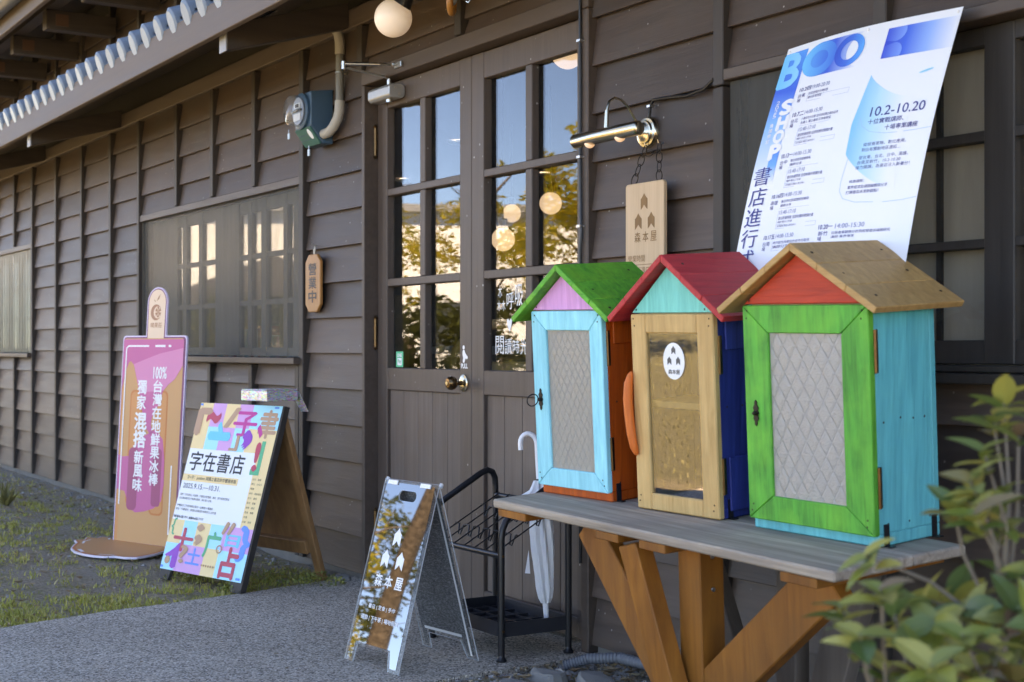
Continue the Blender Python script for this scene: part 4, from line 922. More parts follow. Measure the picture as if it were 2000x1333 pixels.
# door closer
t = thing('door_closer', 'silver door closer with folding arm on the left door', 'door closer', (-5.45, -.03, 2.1))
m_ = MB(); oc = [(-.062, 2.09), (-.05, 2.078), (.0, 2.078), (.014, 2.09), (.014, 2.128), (.0, 2.138), (-.05, 2.138), (-.062, 2.126)]
a = [(-5.53, y, z) for y, z in oc]; b = [(-5.33, y, z) for y, z in oc]
m_.add(a+b, [tuple(range(7, -1, -1)), tuple(range(8, 16))]+[(i, (i+1) % 8, 8+(i+1) % 8, 8+i) for i in range(8)]); obj('body', m_, M_CLOSER, t, bevel=.003)
m_ = MB(); [m_.lathe([(0, 0), (.006, 0), (.005, .003), (0, .003)], frame((-5.3295, y, z), (0, 1, 0), (0, 0, 1)), 10) for y, z in ((-.03, 2.12), (-.012, 2.095))]; obj('screw', m_, M_STEEL, t)
m_ = MB(); m_.tube([(-5.39, -.03, 2.066), (-5.39, -.03, 2.078)], .014, 14); m_.tube([(-5.39, -.03, 2.139), (-5.39, -.03, 2.165)], .010, 12); obj('pivot', m_, M_STEEL, t, smooth=True)
m_ = MB(); m_.tube([(-5.39, -.03, 2.162), (-5.386, -.05, 2.172), (-5.34, -.265, 2.182)], .0055, 8); obj('lower_arm', m_, M_CLOSER, t, smooth=True)
m_ = MB(); m_.tube([(-5.34, -.268, 2.196), (-5.30, -.17, 2.198), (-5.285, -.13, 2.199)], .0075, 10); m_.tube([(-5.285, -.13, 2.199), (-5.27, -.075, 2.2)], .0045, 8); obj('upper_arm', m_, M_STEEL, t, smooth=True)
m_ = MB(); m_.tube([(-5.34, -.266, 2.174), (-5.34, -.266, 2.206)], .0095, 12); obj('elbow', m_, M_STEEL, t, smooth=True)
m_ = MB(); m_.box(-5.285, -5.225, -.062, -.0505, 2.188, 2.212); m_.box(-5.272, -5.255, -.082, -.062, 2.194, 2.206); obj('arm_shoe', m_, M_STEEL, t, bevel=.002)

# ------------------------------------------------------------------ the long blue and white poster
t = thing('event_poster', 'large blue and white paper poster hanging over the right window', 'poster', (-2.6, -.2, 1.0))
PX0, PW, PL = -2.892, .596, .86
def PS(u, v, w=0.0):                                     # poster surface: u right, v down, gentle hanging curve
    th = math.atan2(.179, .566)
    y = -.09-.302*v-.018*math.sin(math.pi*min(v/.7, 1.1)); z = 1.842-.953*v
    y -= .006*math.sin(u*9)*(.4+v); z += .008*math.sin(u/PW*math.pi*1.1)*(1-v*.8) 
    n_ = Vector((0, -.953, .302))
    return Vector((PX0+u, y, z))+n_*w
m_ = MB(); nu, nv = 60, 60
for side, off in ((0, 0), (1, -.0006)):
    m_.v += [tuple(PS(PW*i/nu, PL*j/nv, off)) for j in range(nv+1) for i in range(nu+1)]
k0 = (nu+1)*(nv+1)
m_.f += [(j*(nu+1)+i, (j+1)*(nu+1)+i, (j+1)*(nu+1)+i+1, j*(nu+1)+i+1) for j in range(nv) for i in range(nu)]
m_.f += [tuple(k0+k for k in f[::-1]) for f in m_.f[:]]
sheet = obj('paper_sheet', m_, M_PAPER, t, smooth=True)
def pgrid(u0, v0, u1, v1, w, n=12, m2=24, fn=None):
    g_ = MB(); fn = fn or (lambda a, b: (u0+(u1-u0)*a, v0+(v1-v0)*b))
    g_.v = [tuple(PS(*fn(i/n, j/m2), w)) for j in range(m2+1) for i in range(n+1)]
    g_.f = [(j*(n+1)+i, (j+1)*(n+1)+i, (j+1)*(n+1)+i+1, j*(n+1)+i+1) for j in range(m2) for i in range(n)]
    return g_
def pz(v): return 1.842-.953*v-1.0        # local z of the poster thing for a given v
def pux(u): return PX0+u+2.6
B1, B2, B3, WH = srgb(20, 90, 200), srgb(60, 160, 230), srgb(130, 195, 245), (.78, .8, .83)
obj('printed_band', pgrid(.0005, .018, .088, .40, .0006), gradient('band_print', [(0, srgb(40, 150, 230)), (.3, srgb(25, 100, 210)), (.55, srgb(110, 180, 235)), (1, WH)], 'Z', pz(.018), pz(.40)), t)
obj('printed_strip', pgrid(.055, .30, .09, .40, .0009), gradient('strip_print', [(0, srgb(30, 130, 220)), (.5, srgb(80, 165, 230)), (1, WH)], 'Z', pz(.30), pz(.40)), t)
def ellipse_ring(cu, cv, ru, rv, inner, w, n=36, sk=.14):
    g_ = MB(); pts = []
    for rr in (1, inner):
        for i in range(n):
            a = 2*math.pi*i/n; u = cu+ru*rr*math.cos(a); v = cv-rv*rr*math.sin(a); pts.append(tuple(PS(u, v, w)))
    g_.v = pts; g_.f = [(i, (i+1) % n, n+(i+1) % n, n+i) for i in range(n)]; return g_
def hull(cu, cv, ru, rv, du, w, n=18):
    g_ = MB(); p_ = [(cu+ru*math.cos(math.pi/2+math.pi*i/n), cv-rv*math.sin(math.pi/2+math.pi*i/n)) for i in range(n+1)]
    K = 14
    for k in range(K+1): g_.v += [tuple(PS(u+du*k/K, v, w)) for u, v in p_]
    for k in range(K): g_.f += [(k*(n+1)+i, k*(n+1)+i+1, (k+1)*(n+1)+i+1, (k+1)*(n+1)+i) for i in range(n)]
    return g_
gO = gradient('letter_o_tail', [(0, srgb(50, 150, 225)), (.35, srgb(30, 95, 205)), (.62, srgb(140, 170, 225)), (.85, WH), (1, WH)], 'X', pux(.12), pux(.32))
obj('printed_tail', hull(.146, .062, .062, .05, .16, .0006), gO, t)
obj('printed_letter', ellipse_ring(.146, .062, .062, .05, .5, .0010), gradient('letter_o_one', [(0, srgb(70, 190, 240)), (1, srgb(30, 110, 210))], 'X', pux(.085), pux(.21)), t)
obj('printed_letter', ellipse_ring(.253, .06, .05, .046, .58, .0013), gradient('letter_o_two', [(0, srgb(25, 80, 190)), (.5, srgb(30, 110, 210)), (1, srgb(40, 165, 235))], 'X', pux(.2), pux(.305)), t)
obj('printed_letter', pgrid(.372, .022, .594, .105, .0006, 24, 12), gradient('letter_k_fade', [(0, srgb(25, 70, 195)), (.3, srgb(40, 105, 215)), (.62, srgb(130, 175, 235)), (1, WH)], 'X', pux(.37), pux(.60)), t)
m_ = MB()
for cv in (.036, .091): 
    p_ = [(.405+.03*math.cos(R(a)), cv+.026*math.sin(R(a))) for a in range(-90, 91, 15)]; p_ = [(.374, cv-.02)]+p_+[(.374, cv+.02)]
    p_ = [(u, min(max(v, .0225), .1045)) for u, v in p_]
    m_.add([tuple(PS(u, v, .0011)) for u, v in p_], [tuple(range(len(p_)-1, -1, -1))])
obj('printed_letter', m_, gradient('letter_k_shade', [(0, srgb(25, 75, 200)), (1, srgb(110, 160, 235))], 'X', pux(.37), pux(.44)), t)
m_ = MB(); put_text(m_, None, 'B', .004, -.12, .074, -.024, .0012, .035, warp=lambda x, y, w: PS(x, -y, w)); obj('printed_letter', m_, gradient('letter_b', [(0, srgb(70, 190, 240)), (1, srgb(120, 205, 250))], 'X', pux(0), pux(.08)), t)
wp = lambda x, y, w: PS(x, -y, w)
m_ = MB()
for ch, v0, v1 in (('S', .166, .206), ('H', .213, .25), ('O', .254, .288), ('P', .294, .334)): put_text(m_, None, ch, .052, -v1, .09, -v0, .0014, .06, warp=wp)
for i, ch in enumerate('2025'): put_text(m_, None, ch, .022, -.172-i*.0128, .036, -.161-i*.0128, .0012, 0, warp=wp)
for i, ch in enumerate('島讀學堂'): put_text(m_, None, ch, .022, -.238-i*.0155, .036, -.226-i*.0155, .0012, .01, warp=wp)
obj('printed_white_text', m_, M_WHITE, t)
m_ = MB()
for i, ch in enumerate('書店進行式'): put_text(m_, None, ch, .012, -.406-i*.0585, .078, -.354-i*.0585, .0016, -.004, warp=wp)
obj('printed_title', m_, M_INK, t); m_ = MB()
put_text(m_, None, '10.2-10.20', .389, -.263, .56, -.238, .0010, .004, warp=wp)
obj('printed_navy_text', m_, M_INK, t); m_ = MB(); put_text(m_, None, '十位實戰講師、', .388, -.284, .502, -.27, .0010, .006, warp=wp); obj('printed_navy_text', m_, M_INK, t); m_ = MB(); put_text(m_, None, '十場專業講座', .447, -.304, .55, -.29, .0010, .006, warp=wp)
for s_, u0, u1, v0, v1 in (('從經營策略、數位應用，', .391, .525, .332, .342), ('到佔有獨創地區連結…', .389, .512, .346, .356), ('從台東、台北、台中、高雄、', .386, .541, .366, .376), ('台南至新竹，10.2-10.20', .384, .52, .379, .389), ('接力開講，為書店注入新養分！', .382, .552, .392, .402), ('特邀講師：', .371, .418, .428, .436), ('業界經濟及通路編輯齊分享', .369, .495, .443, .452), ('打開書店未來新觀點！', .367, .47, .456, .465)): obj('printed_navy_text', m_, M_INK, t); m_ = MB(); put_text(m_, None, s_, u0, -v1, u1, -v0, .0010, 0, warp=wp)
obj('printed_navy_text', m_, M_INK, t)
sch = [(.138, '10.2四', '19:00-20:30', '台東', [('社區書屋的永續經營', .07), ('講師分享 書店經營', .05)]),
       (.21, '10.7二', '14:00-15:30', '台北', [('小書店的大命題 從何談起獨立書店品牌', .13), ('主講人 獨立書店工作者對談', .11)]),
       (.327, '10.13一', '14:00-15:30', '台中', [('書店經營與選書策略', .073), ('講師分享', .045)]),
       (.44, '10.16四', '14:00-15:30', '高雄', [('書店的社群媒體經營實務', .10), ('講師分享', .04)]),
       (.553, '10.17五', '14:00-15:30', '台南', [('地方創生與書店的合作可能性', .13), ('講師分享', .06)])]
d_, e_, l_ = MB(), MB(), MB()
for v, da, ti, pl_, lines in sch:
    put_text(d_, None, da, .105, -v-.012, .147, -v, .0010, .004, warp=wp); put_text(e_, None, ti, .151, -v-.011, .215, -v, .0010, -.006, warp=wp)
    put_text(d_, None, pl_, .105, -v-.03, .132, -v-.018, .0010, 0, warp=wp); put_text(d_, None, '場', .105, -v-.043, .118, -v-.032, .0010, 0, warp=wp)
    for i, (s_, w_) in enumerate(lines): put_text(d_, None, s_, .145, -v-.027-i*.0115, .145+w_, -v-.019-i*.0115, .0010, 0 if i == 0 else 0, warp=wp)
    if v > .15 and v < .55:
        put_text(e_, None, '15:40-17:10', .147, -v-.059, .207, -v-.048, .0010, -.006, warp=wp)
        put_text(d_, None, '書店新書提案 這個有趣的閱讀計畫', .147, -v-.074, .272, -v-.065, .0010, 0, warp=wp); put_text(d_, None, '講師 書店工作者', .147, -v-.083, .2, -v-.077, .0010, 0, warp=wp); put_text(d_, None, '交流座談 與談人與主持人', .147, -v-.094, .217, -v-.088, .0010, 0, warp=wp)
        for (a, b, c2, d2) in ((.142, .086, .285, .087), (.142, .097, .285, .098), (.142, .048, .143, .098), (.284, .086, .285, .098), (.142, .0425, .25, .0433)): l_.add([tuple(PS(u, v+w2, .0008)) for u, w2 in ((a, b), (a, d2), (c2, d2), (c2, b))], [(0, 1, 2, 3)])
    else:
        for (a, b, c2, d2) in ((.142, .019, .143, .045), (.142, .044, .292, .045), (.291, .03, .292, .045), (.16, .03, .292, .031)): l_.add([tuple(PS(u, v+w2, .0008)) for u, w2 in ((a, b), (a, d2), (c2, d2), (c2, b))], [(0, 1, 2, 3)])
put_text(d_, None, '10.20一', .299, -.552, .345, -.54, .0010, .004, warp=wp); put_text(e_, None, '14:00-15:30', .353, -.552, .446, -.54, .0010, -.006, warp=wp); put_text(d_, None, '新竹', .301, -.569, .333, -.557, .0010, 0, warp=wp); put_text(d_, None, '場', .301, -.582, .314, -.571, .0010, 0, warp=wp)
put_text(d_, None, '出版產業觀察分析與經營書店議題研究', .345, -.567, .53, -.559, .0010, 0, warp=wp); put_text(d_, None, '講師 業界專家', .345, -.577, .42, -.57, .0010, 0, warp=wp)
obj('printed_schedule', d_, M_INK, t); obj('printed_times', e_, M_INK2, t); obj('printed_rules', l_, M_GREYLINE, t)
# pale curling page drawn on the poster
def flag(a, b):
    u = .357-.03*min(1, b*1.6)+.012*b+(.16+.02*b)*a; v = .146+.075*math.sin(a*math.pi*.5)**.8*1.0+b*(.21+.03*a)
    return (u, v)
obj('printed_page', pgrid(0, 0, 1, 1, .0006, 30, 30, flag), gradient('page_print', [(0, srgb(85, 185, 228)), (.45, srgb(165, 215, 238)), (1, WH)], 'X', pux(.33), pux(.49)), t)
m_ = MB()
def pline(pts, w_=.0012):
    for i in range(len(pts)-1):
        (u0, v0), (u1, v1) = pts[i], pts[i+1]; d2 = Vector((u1-u0, v1-v0)).normalized()*w_/2
        m_.add([tuple(PS(u0-d2.y, v0+d2.x, .0009)), tuple(PS(u1-d2.y, v1+d2.x, .0009)), tuple(PS(u1+d2.y, v1-d2.x, .0009)), tuple(PS(u0+d2.y, v0-d2.x, .0009))], [(0, 1, 2, 3)])
pline([(.36, .262), (.37, .285), (.40, .303), (.45, .312), (.49, .313)]); pline([(.51, .313), (.55, .312), (.594, .31)]); pline([(.36, .262), (.352, .35), (.343, .43), (.345, .455), (.36, .475), (.40, .487), (.46, .49)]); pline([(.49, .492), (.55, .49), (.594, .485)])
obj('printed_outline', m_, ink('outline_blue', 150, 190, 220), t)
m_ = MB(); m_.v = [tuple(PS(.535+.022*math.cos(a*.5236), .158+.003*math.sin(a*.5236)-.004*math.cos(a*.5236), .0008)) for a in range(12)]; m_.f = [tuple(range(12))]; obj('printed_glint', m_, ink('glint_blue', 120, 205, 230), t)
for u in (.012, .30, .585): m_ = MB(); m_.lathe([(0, .0), (.004, .0), (.003, .003), (0, .004)], frame(PS(u, .012, .0006), (1, 0, 0), (0, .302, .953)), 10); obj('tack', m_, M_WHITE, t)
# ================================================================== STANDING SIGNS
# ---- ice lolly standee
t = thing('lolly_standee', 'tall pink and tan ice lolly standee with melting puddle base', 'standee', (-7.2, -.55, 0))
FP = frame((-7.442, -.602, .004), (.93278, .36045, 0), (-.02338, .0605, .99789))
body = rrect(0, -.0, .506, 1.084, .02)
outline = [(.506, 0)]+arc(.486, 1.064, .02, 0, 90, 4)+[(.340, 1.084), (.340, 1.258)]+arc(.262, 1.258, .078, 4, 176, 14)+[(.184, 1.258), (.184, 1.084)]+arc(.02, 1.064, .02, 90, 180, 4)+[(0, 0)]
m_ = MB(); m_.prism(outline, FP, -.010, 0); obj('board', m_, ink('lilac_edge', 215, 200, 225), t)
def pr(name, polys, m, w, F=FP, par=None):
    g_ = MB()
    for p_ in polys: g_.flat(p_, F, w)
    return obj(name, g_, m, par or t)
C_PLUM = ink('plum_print', 130, 62, 100); C_TAN = ink('tan_print', 205, 148, 98); C_PINK = ink('pink_print', 205, 95, 145); C_PINKL = ink('light_pink_print', 219, 128, 168); C_PINKD = ink('deep_pink_print', 170, 72, 110); C_ORG = ink('orange_print', 214, 140, 84); C_ORGD = ink('deep_orange_print', 206, 118, 62); C_CREAM = ink('cream_print', 232, 200, 172); C_TANL = ink('light_tan_print', 214, 172, 132)
pr('printed_border', [[(x*.976+.006, y*.992+.002) for x, y in rrect(0, 0, .506, 1.084, .02)], [(.19, 1.07), (.334, 1.07), (.334, 1.258)]+arc(.262, 1.258, .072, 4, 176, 14)+[(.19, 1.258)]], C_PLUM, .0006)
pr('printed_body', [rrect(.010, .002, .486, 1.070, .016)], C_TAN, .0010)
pr('printed_stick', [[(.198, 1.07), (.326, 1.07), (.328, 1.258)]+arc(.262, 1.258, .066, 4, 176, 14)+[(.196, 1.258)]], C_CREAM, .0012)
pr('printed_side', [[(.010, .02), (.034, .02), (.034, .82), (.010, .82)]], C_ORG, .0013)
pr('printed_bars', [rrect(.085, .20, .185, .80, .03), rrect(.275, .16, .385, .80, .03)], C_ORGD, .0014)
pr('printed_bars', [rrect(.095, .21, .175, .79, .025), rrect(.285, .17, .375, .79, .025)], C_ORG, .0017)
pr('printed_glaze', [[(.010, 1.065), (.010, .80), (.035, .90), (.06, .945), (.075, .95), (.1, .93)], [(.010, 1.065), (.1, .93), (.15, .80), (.2, .79), (.29, .80), (.345, .80), (.38, .83), (.43, .86), (.486, .93), (.486, 1.065)], [(.15, .80), (.19, .68), (.225, .60), (.255, .575), (.285, .58), (.26, .62), (.265, .66), (.30, .70), (.325, .76), (.345, .80)]], C_PINK, .0020)
pr('printed_glaze', [[(.10, .935), (.15, .81), (.2, .79), (.345, .80), (.38, .83), (.43, .86), (.486, .93), (.486, 1.02), (.30, .99), (.17, .955)]], C_PINKL, .0023)
pr('printed_glaze', [[(.010, .46), (.05, .45), (.1, .455), (.115, .20), (.075, .27), (.010, .28)], [(.1, .455), (.135, .50), (.185, .55), (.25, .58), (.30, .60), (.36, .55), (.38, .45), (.385, .32), (.37, .235), (.315, .195), (.24, .175), (.17, .165), (.13, .18), (.115, .20)]], C_PINK, .0020)
pr('printed_glaze', [rrect(.095, .175, .175, .50, .03), rrect(.29, .205, .36, .50, .02)], C_PINKD, .0023)
pr('printed_highlight', [stroke([(.215, 1.03), (.05, 1.03), (.036, 1.02), (.034, 1.0), (.034, .2)], .009), stroke([(.265, 1.03), (.345, 1.03)], .011), stroke([(.37, 1.03), (.39, 1.03)], .011), stroke([(.438, .42), (.438, .07)], .009)], M_WHITE, .0027)
g_ = MB(); put_text(g_, FP, '100%', .262, .862, .365, .921, .0030, .03); put_column(g_, FP, '台灣在地鮮果冰棒', .268, .338, .852, .312, .0030, .024, .1); put_column(g_, FP, '獨家', .142, .212, .852, .70, .0030, .024, .1); put_column(g_, FP, '混搭', .130, .226, .682, .502, .0030, .03, .06); put_column(g_, FP, '新風味', .142, .214, .485, .275, .0030, .024, .1)
obj('printed_lettering', g_, M_WHITE, t)
g_ = MB(); g_.flat(arc(.255, 1.205, .042, 30, 330, 16)+arc(.268, 1.205, .032, 330, 30, 12), FP, .0016)
for k in range(6): a_ = k*60+10; g_.flat([(.272, 1.207), (.272+.024*math.cos(R(a_)), 1.207+.03*math.sin(R(a_))), (.272+.024*math.cos(R(a_+42)), 1.207+.03*math.sin(R(a_+42)))], FP, .0018)
g_.flat([(.255, 1.262), (.275, 1.275), (.285, 1.30), (.268, 1.285)], FP, .0016); g_.flat([(.232, 1.275), (.25, 1.262), (.243, 1.26)], FP, .0016)
put_text(g_, FP, '晴果莊', .218, 1.125, .306, 1.152, .0016, .01); obj('printed_emblem', g_, ink('emblem_brown', 178, 122, 92), t)
pud = [(-7.45, -.60), (-7.52, -.585), (-7.585, -.615), (-7.56, -.655), (-7.62, -.69), (-7.535, -.725), (-7.545, -.775), (-7.44, -.79), (-7.36, -.83), (-7.25, -.872), (-7.13, -.888), (-7.02, -.875), (-6.93, -.845), (-6.885, -.81), (-6.86, -.762), (-6.80, -.735), (-6.765, -.685), (-6.79, -.63), (-6.83, -.57), (-6.90, -.50), (-6.97, -.425)]
Fg = frame((0, 0, 0), (1, 0, 0), (0, 1, 0))
g_ = MB(); g_.prism(pud, Fg, .004, .014); obj('puddle_base', g_, ink('puddle_edge', 225, 215, 225), t)
cx_, cy_ = -7.15, -.66
pr('puddle_print', [[(cx_+(x-cx_)*.975, cy_+(y-cy_)*.965) for x, y in pud]], C_ORGD, .0146, Fg); pr('puddle_print', [[(cx_+(x-cx_)*.92, cy_+(y-cy_)*.90) for x, y in pud]], C_TAN, .0152, Fg)
for hl in [stroke([(-7.50, -.70), (-7.46, -.745), (-7.38, -.775)], .012), stroke([(-7.18, -.85), (-7.08, -.858)], .018), stroke([(-6.95, -.815), (-6.88, -.76)], .012), stroke([(-7.5, -.605), (-7.46, -.615)], .012)]: pr('puddle_highlight', [hl], M_WHITE, .0158, Fg)
# ---- folding A-board with the colourful typographic poster
t = thing('folding_board', 'wooden folding board showing a colourful typographic exhibition poster', 'sandwich board', (-5.95, -.45, 0))
FA = frame((-6.125, -.753, 0), (.96578, .25935, 0), (-.07526, .28027, .95696)); FAm = FA
M_ABOARD = wood('dark_painted_board', (.03, .026, .024), (.06, .05, .045), 'Z', 6, 8, .55, .2); M_PLY = wood('weathered_plywood', (.22, .095, .035), (.38, .185, .075), 'Z', 5, 10, .6, .3, blotch=.6, blotch_col=(.12, .06, .03), knots=4)
m_ = MB(); m_.prism([(-.072, .0), (-.0, .0), (.012, .055), (.445, .055), (.46, .0), (.527, .0), (.527, .81), (-.072, .81)], FA, -.022, -.004); obj('front_panel', m_, M_ABOARD, t, bevel=.002)
rb = Vector((-6.247, -.299, 0)); FB = frame(rb, (.96578, .25935, 0), Vector((-6.186, -.526, .775))-rb)
for a, b in ((-.07, -.025), (.48, .525)): m_ = MB(); m_.prism([(a, 0), (b, 0), (b, .785), (a, .785)], FB, -.012, .014); obj('rear_leg', m_, M_PLY, t, bevel=.003)
m_ = MB(); m_.prism([(-.025, .19), (.48, .19), (.48, .78), (-.025, .78)], FB, -.008, .0); obj('rear_panel', m_, M_PLY, t)
m_ = MB(); m_.prism([(-.024, .13), (.479, .13), (.479, .19), (-.024, .19)], FB, -.010, .03); obj('rear_rail', m_, M_PLY, t, bevel=.003)
for u in (.02, .4): m_ = MB(); m_.tube([tuple(FA @ Vector((u, .80, -.03))), tuple(FA @ Vector((u+.06, .80, -.03)))], .008, 8); obj('hinge', m_, M_IRON, t)
m_ = MB(); m_.prism([(.527, .0), (.535, .0), (.535, .81), (.527, .81)], FA, -.03, -.002); obj('edge_strip', m_, M_ABOARD, t)
pr2 = lambda name, polys, m, w: pr(name, polys, m, w, FA, t)
C_CR, C_PK, C_CY = ink('cream_square', 242, 208, 152), ink('pink_square', 216, 156, 206), ink('cyan_square', 140, 222, 242)
pr2('poster_sheet', [[(-.071, .045), (.525, .045), (.525, .808), (-.071, .808)]], M_PAPER, .0)
U = [-.071, .062, .16, .265, .37, .418, .525]
def cells(rows_, m, code):
    out = []
    for (v0, v1, s_) in rows_:
        us = [-.071+(.596/len(s_))*i for i in range(len(s_)+1)]
        out += [[(us[i], v0), (us[i+1], v0), (us[i+1], v1), (us[i], v1)] for i, ch in enumerate(s_) if ch == code]
    return out
rws = [(.70, .808, 'CPCPBB'), (.595, .70, 'CBPBCC'), (.165, .27, 'CBCBPP'), (.045, .165, 'BPPCBB')]
for code, mm in (('C', C_CR), ('P', C_PK), ('B', C_CY)):
    for sq in cells(rws, mm, code): pr2('colour_square', [sq], mm, .0004)
pr2('side_strip', [[(.43, .27), (.525, .27), (.525, .5951), (.43, .5951)]], C_CR, .0005)
pr2('subtitle_strip', [[(-.071, .446), (.34, .446), (.34, .478), (-.071, .478)]], C_CR, .0005)
def ink_line(*a):
    g_ = MB(); put_text(g_, FA, *a); obj('poster_lettering', g_, M_BLACKINK, t)
for i, ch in enumerate('字在書店'): ink_line(ch, -.045+i*.103, .496, .045+i*.103, .582, .0010, .012)
ink_line('字×字：justfont 與獨立書店的字體進修展', -.035, .452, .328, .472, .0010, .004); ink_line('2025.9.15.—10.31.', -.05, .413, .228, .436, .0010, 0)
for i, (s_, u1) in enumerate((('關於「字在書店」的展覽，字體設計與閱讀、書店、城市風景的對話', .31), ('走進書店看見文字與書的關係，將它帶入日常。', .19), ('', 0), ('字體設計工作室與獨立書店一起策劃十場講座', .21), ('展出「字體進修」相關的海報設計與教育人文計畫', .24), ('', 0), ('策展單位：獨立書店、推廣字、獨立文化局', .16))):
    if s_: ink_line(s_, -.055-.002*i, .378-i*.0165, u1, .389-i*.0165, .0010, 0)
ink_line('指導單位        協辦單位', -.06, .277, .12, .286, .0010, 0)
for i, s_ in enumerate(('台北　書屋', '新北　小日子', '桃園', '新竹　或者書店', '台中　書房', '彰化　書集', '台南　書店', '高雄　書屋', '花蓮', '台東　晃晃')): ink_line(s_, .438, .478-i*.0205, .438+.012*len(s_), .487-i*.0205, .0010, 0)

def deco(col_, items, name):
    for k_, (s_, x0, y0, x1, y1, bd) in enumerate(items):
        g_ = MB(); put_text(g_, FA, s_, x0, y0, x1, y1, .0012+.0002*k_, bd); obj(name, g_, col_, t)
C_MAG, C_RED, C_BLU, C_GRN, C_PUR, C_BRN, C_AQ = ink('magenta_glyph', 205, 50, 140), ink('red_glyph', 200, 62, 85), ink('blue_glyph', 50, 140, 225), ink('green_glyph', 15, 170, 125), ink('purple_glyph', 150, 55, 180), ink('brown_glyph', 190, 145, 115), ink('aqua_glyph', 30, 195, 230)
deco(C_MAG, [('子', .21, .665, .375, .775, .02), ('、', .395, .672, .425, .712, .08)], 'magenta_glyph')
deco(C_RED, [('~', .005, .722, .10, .762, .03), ('!', .415, .52, .44, .64, .03), ('十', -.02, .135, .12, .235, .03), ('占', .36, .052, .47, .18, .035)], 'red_glyph')
deco(C_BLU, [('土', .105, .085, .205, .155, .02), ('}', .455, .135, .515, .275, .05)], 'blue_glyph')
deco(C_GRN, [('广', .215, .125, .32, .235, .035), ('{', -.06, .20, -.03, .275, .01)], 'green_glyph')
deco(C_PUR, [('亻', -.045, .06, .055, .165, .06), (',', .315, .62, .352, .68, .06)], 'purple_glyph')
deco(C_BRN, [('聿', .395, .665, .515, .785, .03), ('/', .145, .70, .235, .79, .02), ('「', -.06, .665, .02, .775, .06), ('」', .22, .60, .275, .665, .03), (';', .145, .175, .175, .255, .06), ('〃', .32, .235, .395, .285, .05), ('○', .305, .15, .345, .185, .03), ('?', .055, .085, .10, .16, .03), ('……', .225, .085, .315, .092, .03), ('●', -.05, .07, -.01, .105, 0)], 'brown_glyph')
deco(C_AQ, [('日', .355, .185, .45, .235, .03), ('亠', .05, .65, .20, .715, .05)], 'aqua_glyph')
pr2('green_corner', [[(.445, .65), (.47, .65), (.47, .50), (.405, .50), (.405, .527), (.445, .527)]], C_GRN, .0012)
pr2('blue_tacks', [rrect(-.069, .795, -.05, .804, .003), rrect(.475, .795, .505, .803, .003), rrect(-.069, .052, -.05, .062, .003), rrect(.485, .052, .515, .062, .003)], C_BLU, .0022)
# glittery flat box lying on the top of the board
def glitter():
    m, nt, b = base_mat('holographic_glitter'); N = nt.nodes; L = nt.links
    tc = N.new('ShaderNodeTexCoord'); mp = N.new('ShaderNodeMapping'); mp.inputs['Scale'].default_value = (1, 1, 2.6); vo = N.new('ShaderNodeTexVoronoi'); vo.inputs['Scale'].default_value = 95
    L.new(tc.outputs['Object'], mp.inputs[0]); L.new(mp.outputs[0], vo.inputs[0])
    hs = N.new('ShaderNodeHueSaturation'); hs.inputs['Saturation'].default_value = .85; hs.inputs['Value'].default_value = 1.0; L.new(vo.outputs['Color'], hs.inputs['Color'])
    mx = N.new('ShaderNodeMix'); mx.data_type = 'RGBA'; mx.inputs[0].default_value = .4; mx.inputs[7].default_value = (.6, .6, .63, 1); L.new(hs.outputs[0], mx.inputs[6]); L.new(mx.outputs[2], b.inputs['Base Color'])
    b.inputs['Metallic'].default_value = .35; b.inputs['Roughness'].default_value = .25; return m
M_GLIT = glitter()
t = thing('glitter_box', 'flat glittery box weighing down the top of the folding board', 'box', (-5.75, -.40, .80))
Fb = Matrix.Translation((-5.745, -.425, .797)) @ Matrix.Rotation(R(15), 4, 'Z')
m_ = MB(); m_.box(-.09, .09, -.085, .085, .0, .045, Fb); obj('box_body', m_, M_GLIT, t, bevel=.003)
m_ = MB(); m_.box(-.088, .088, -.083, .083, .0455, .05, Fb); obj('box_lid', m_, M_GLIT, t, bevel=.002)
m_ = MB(); m_.add([Fb @ Vector(v) for v in ((.03, .088, .04), (.09, .088, .04), (.105, .13, -.05), (.05, .13, -.05))], [(0, 1, 2, 3)]); obj('hanging_flap', m_, M_GLIT, t)

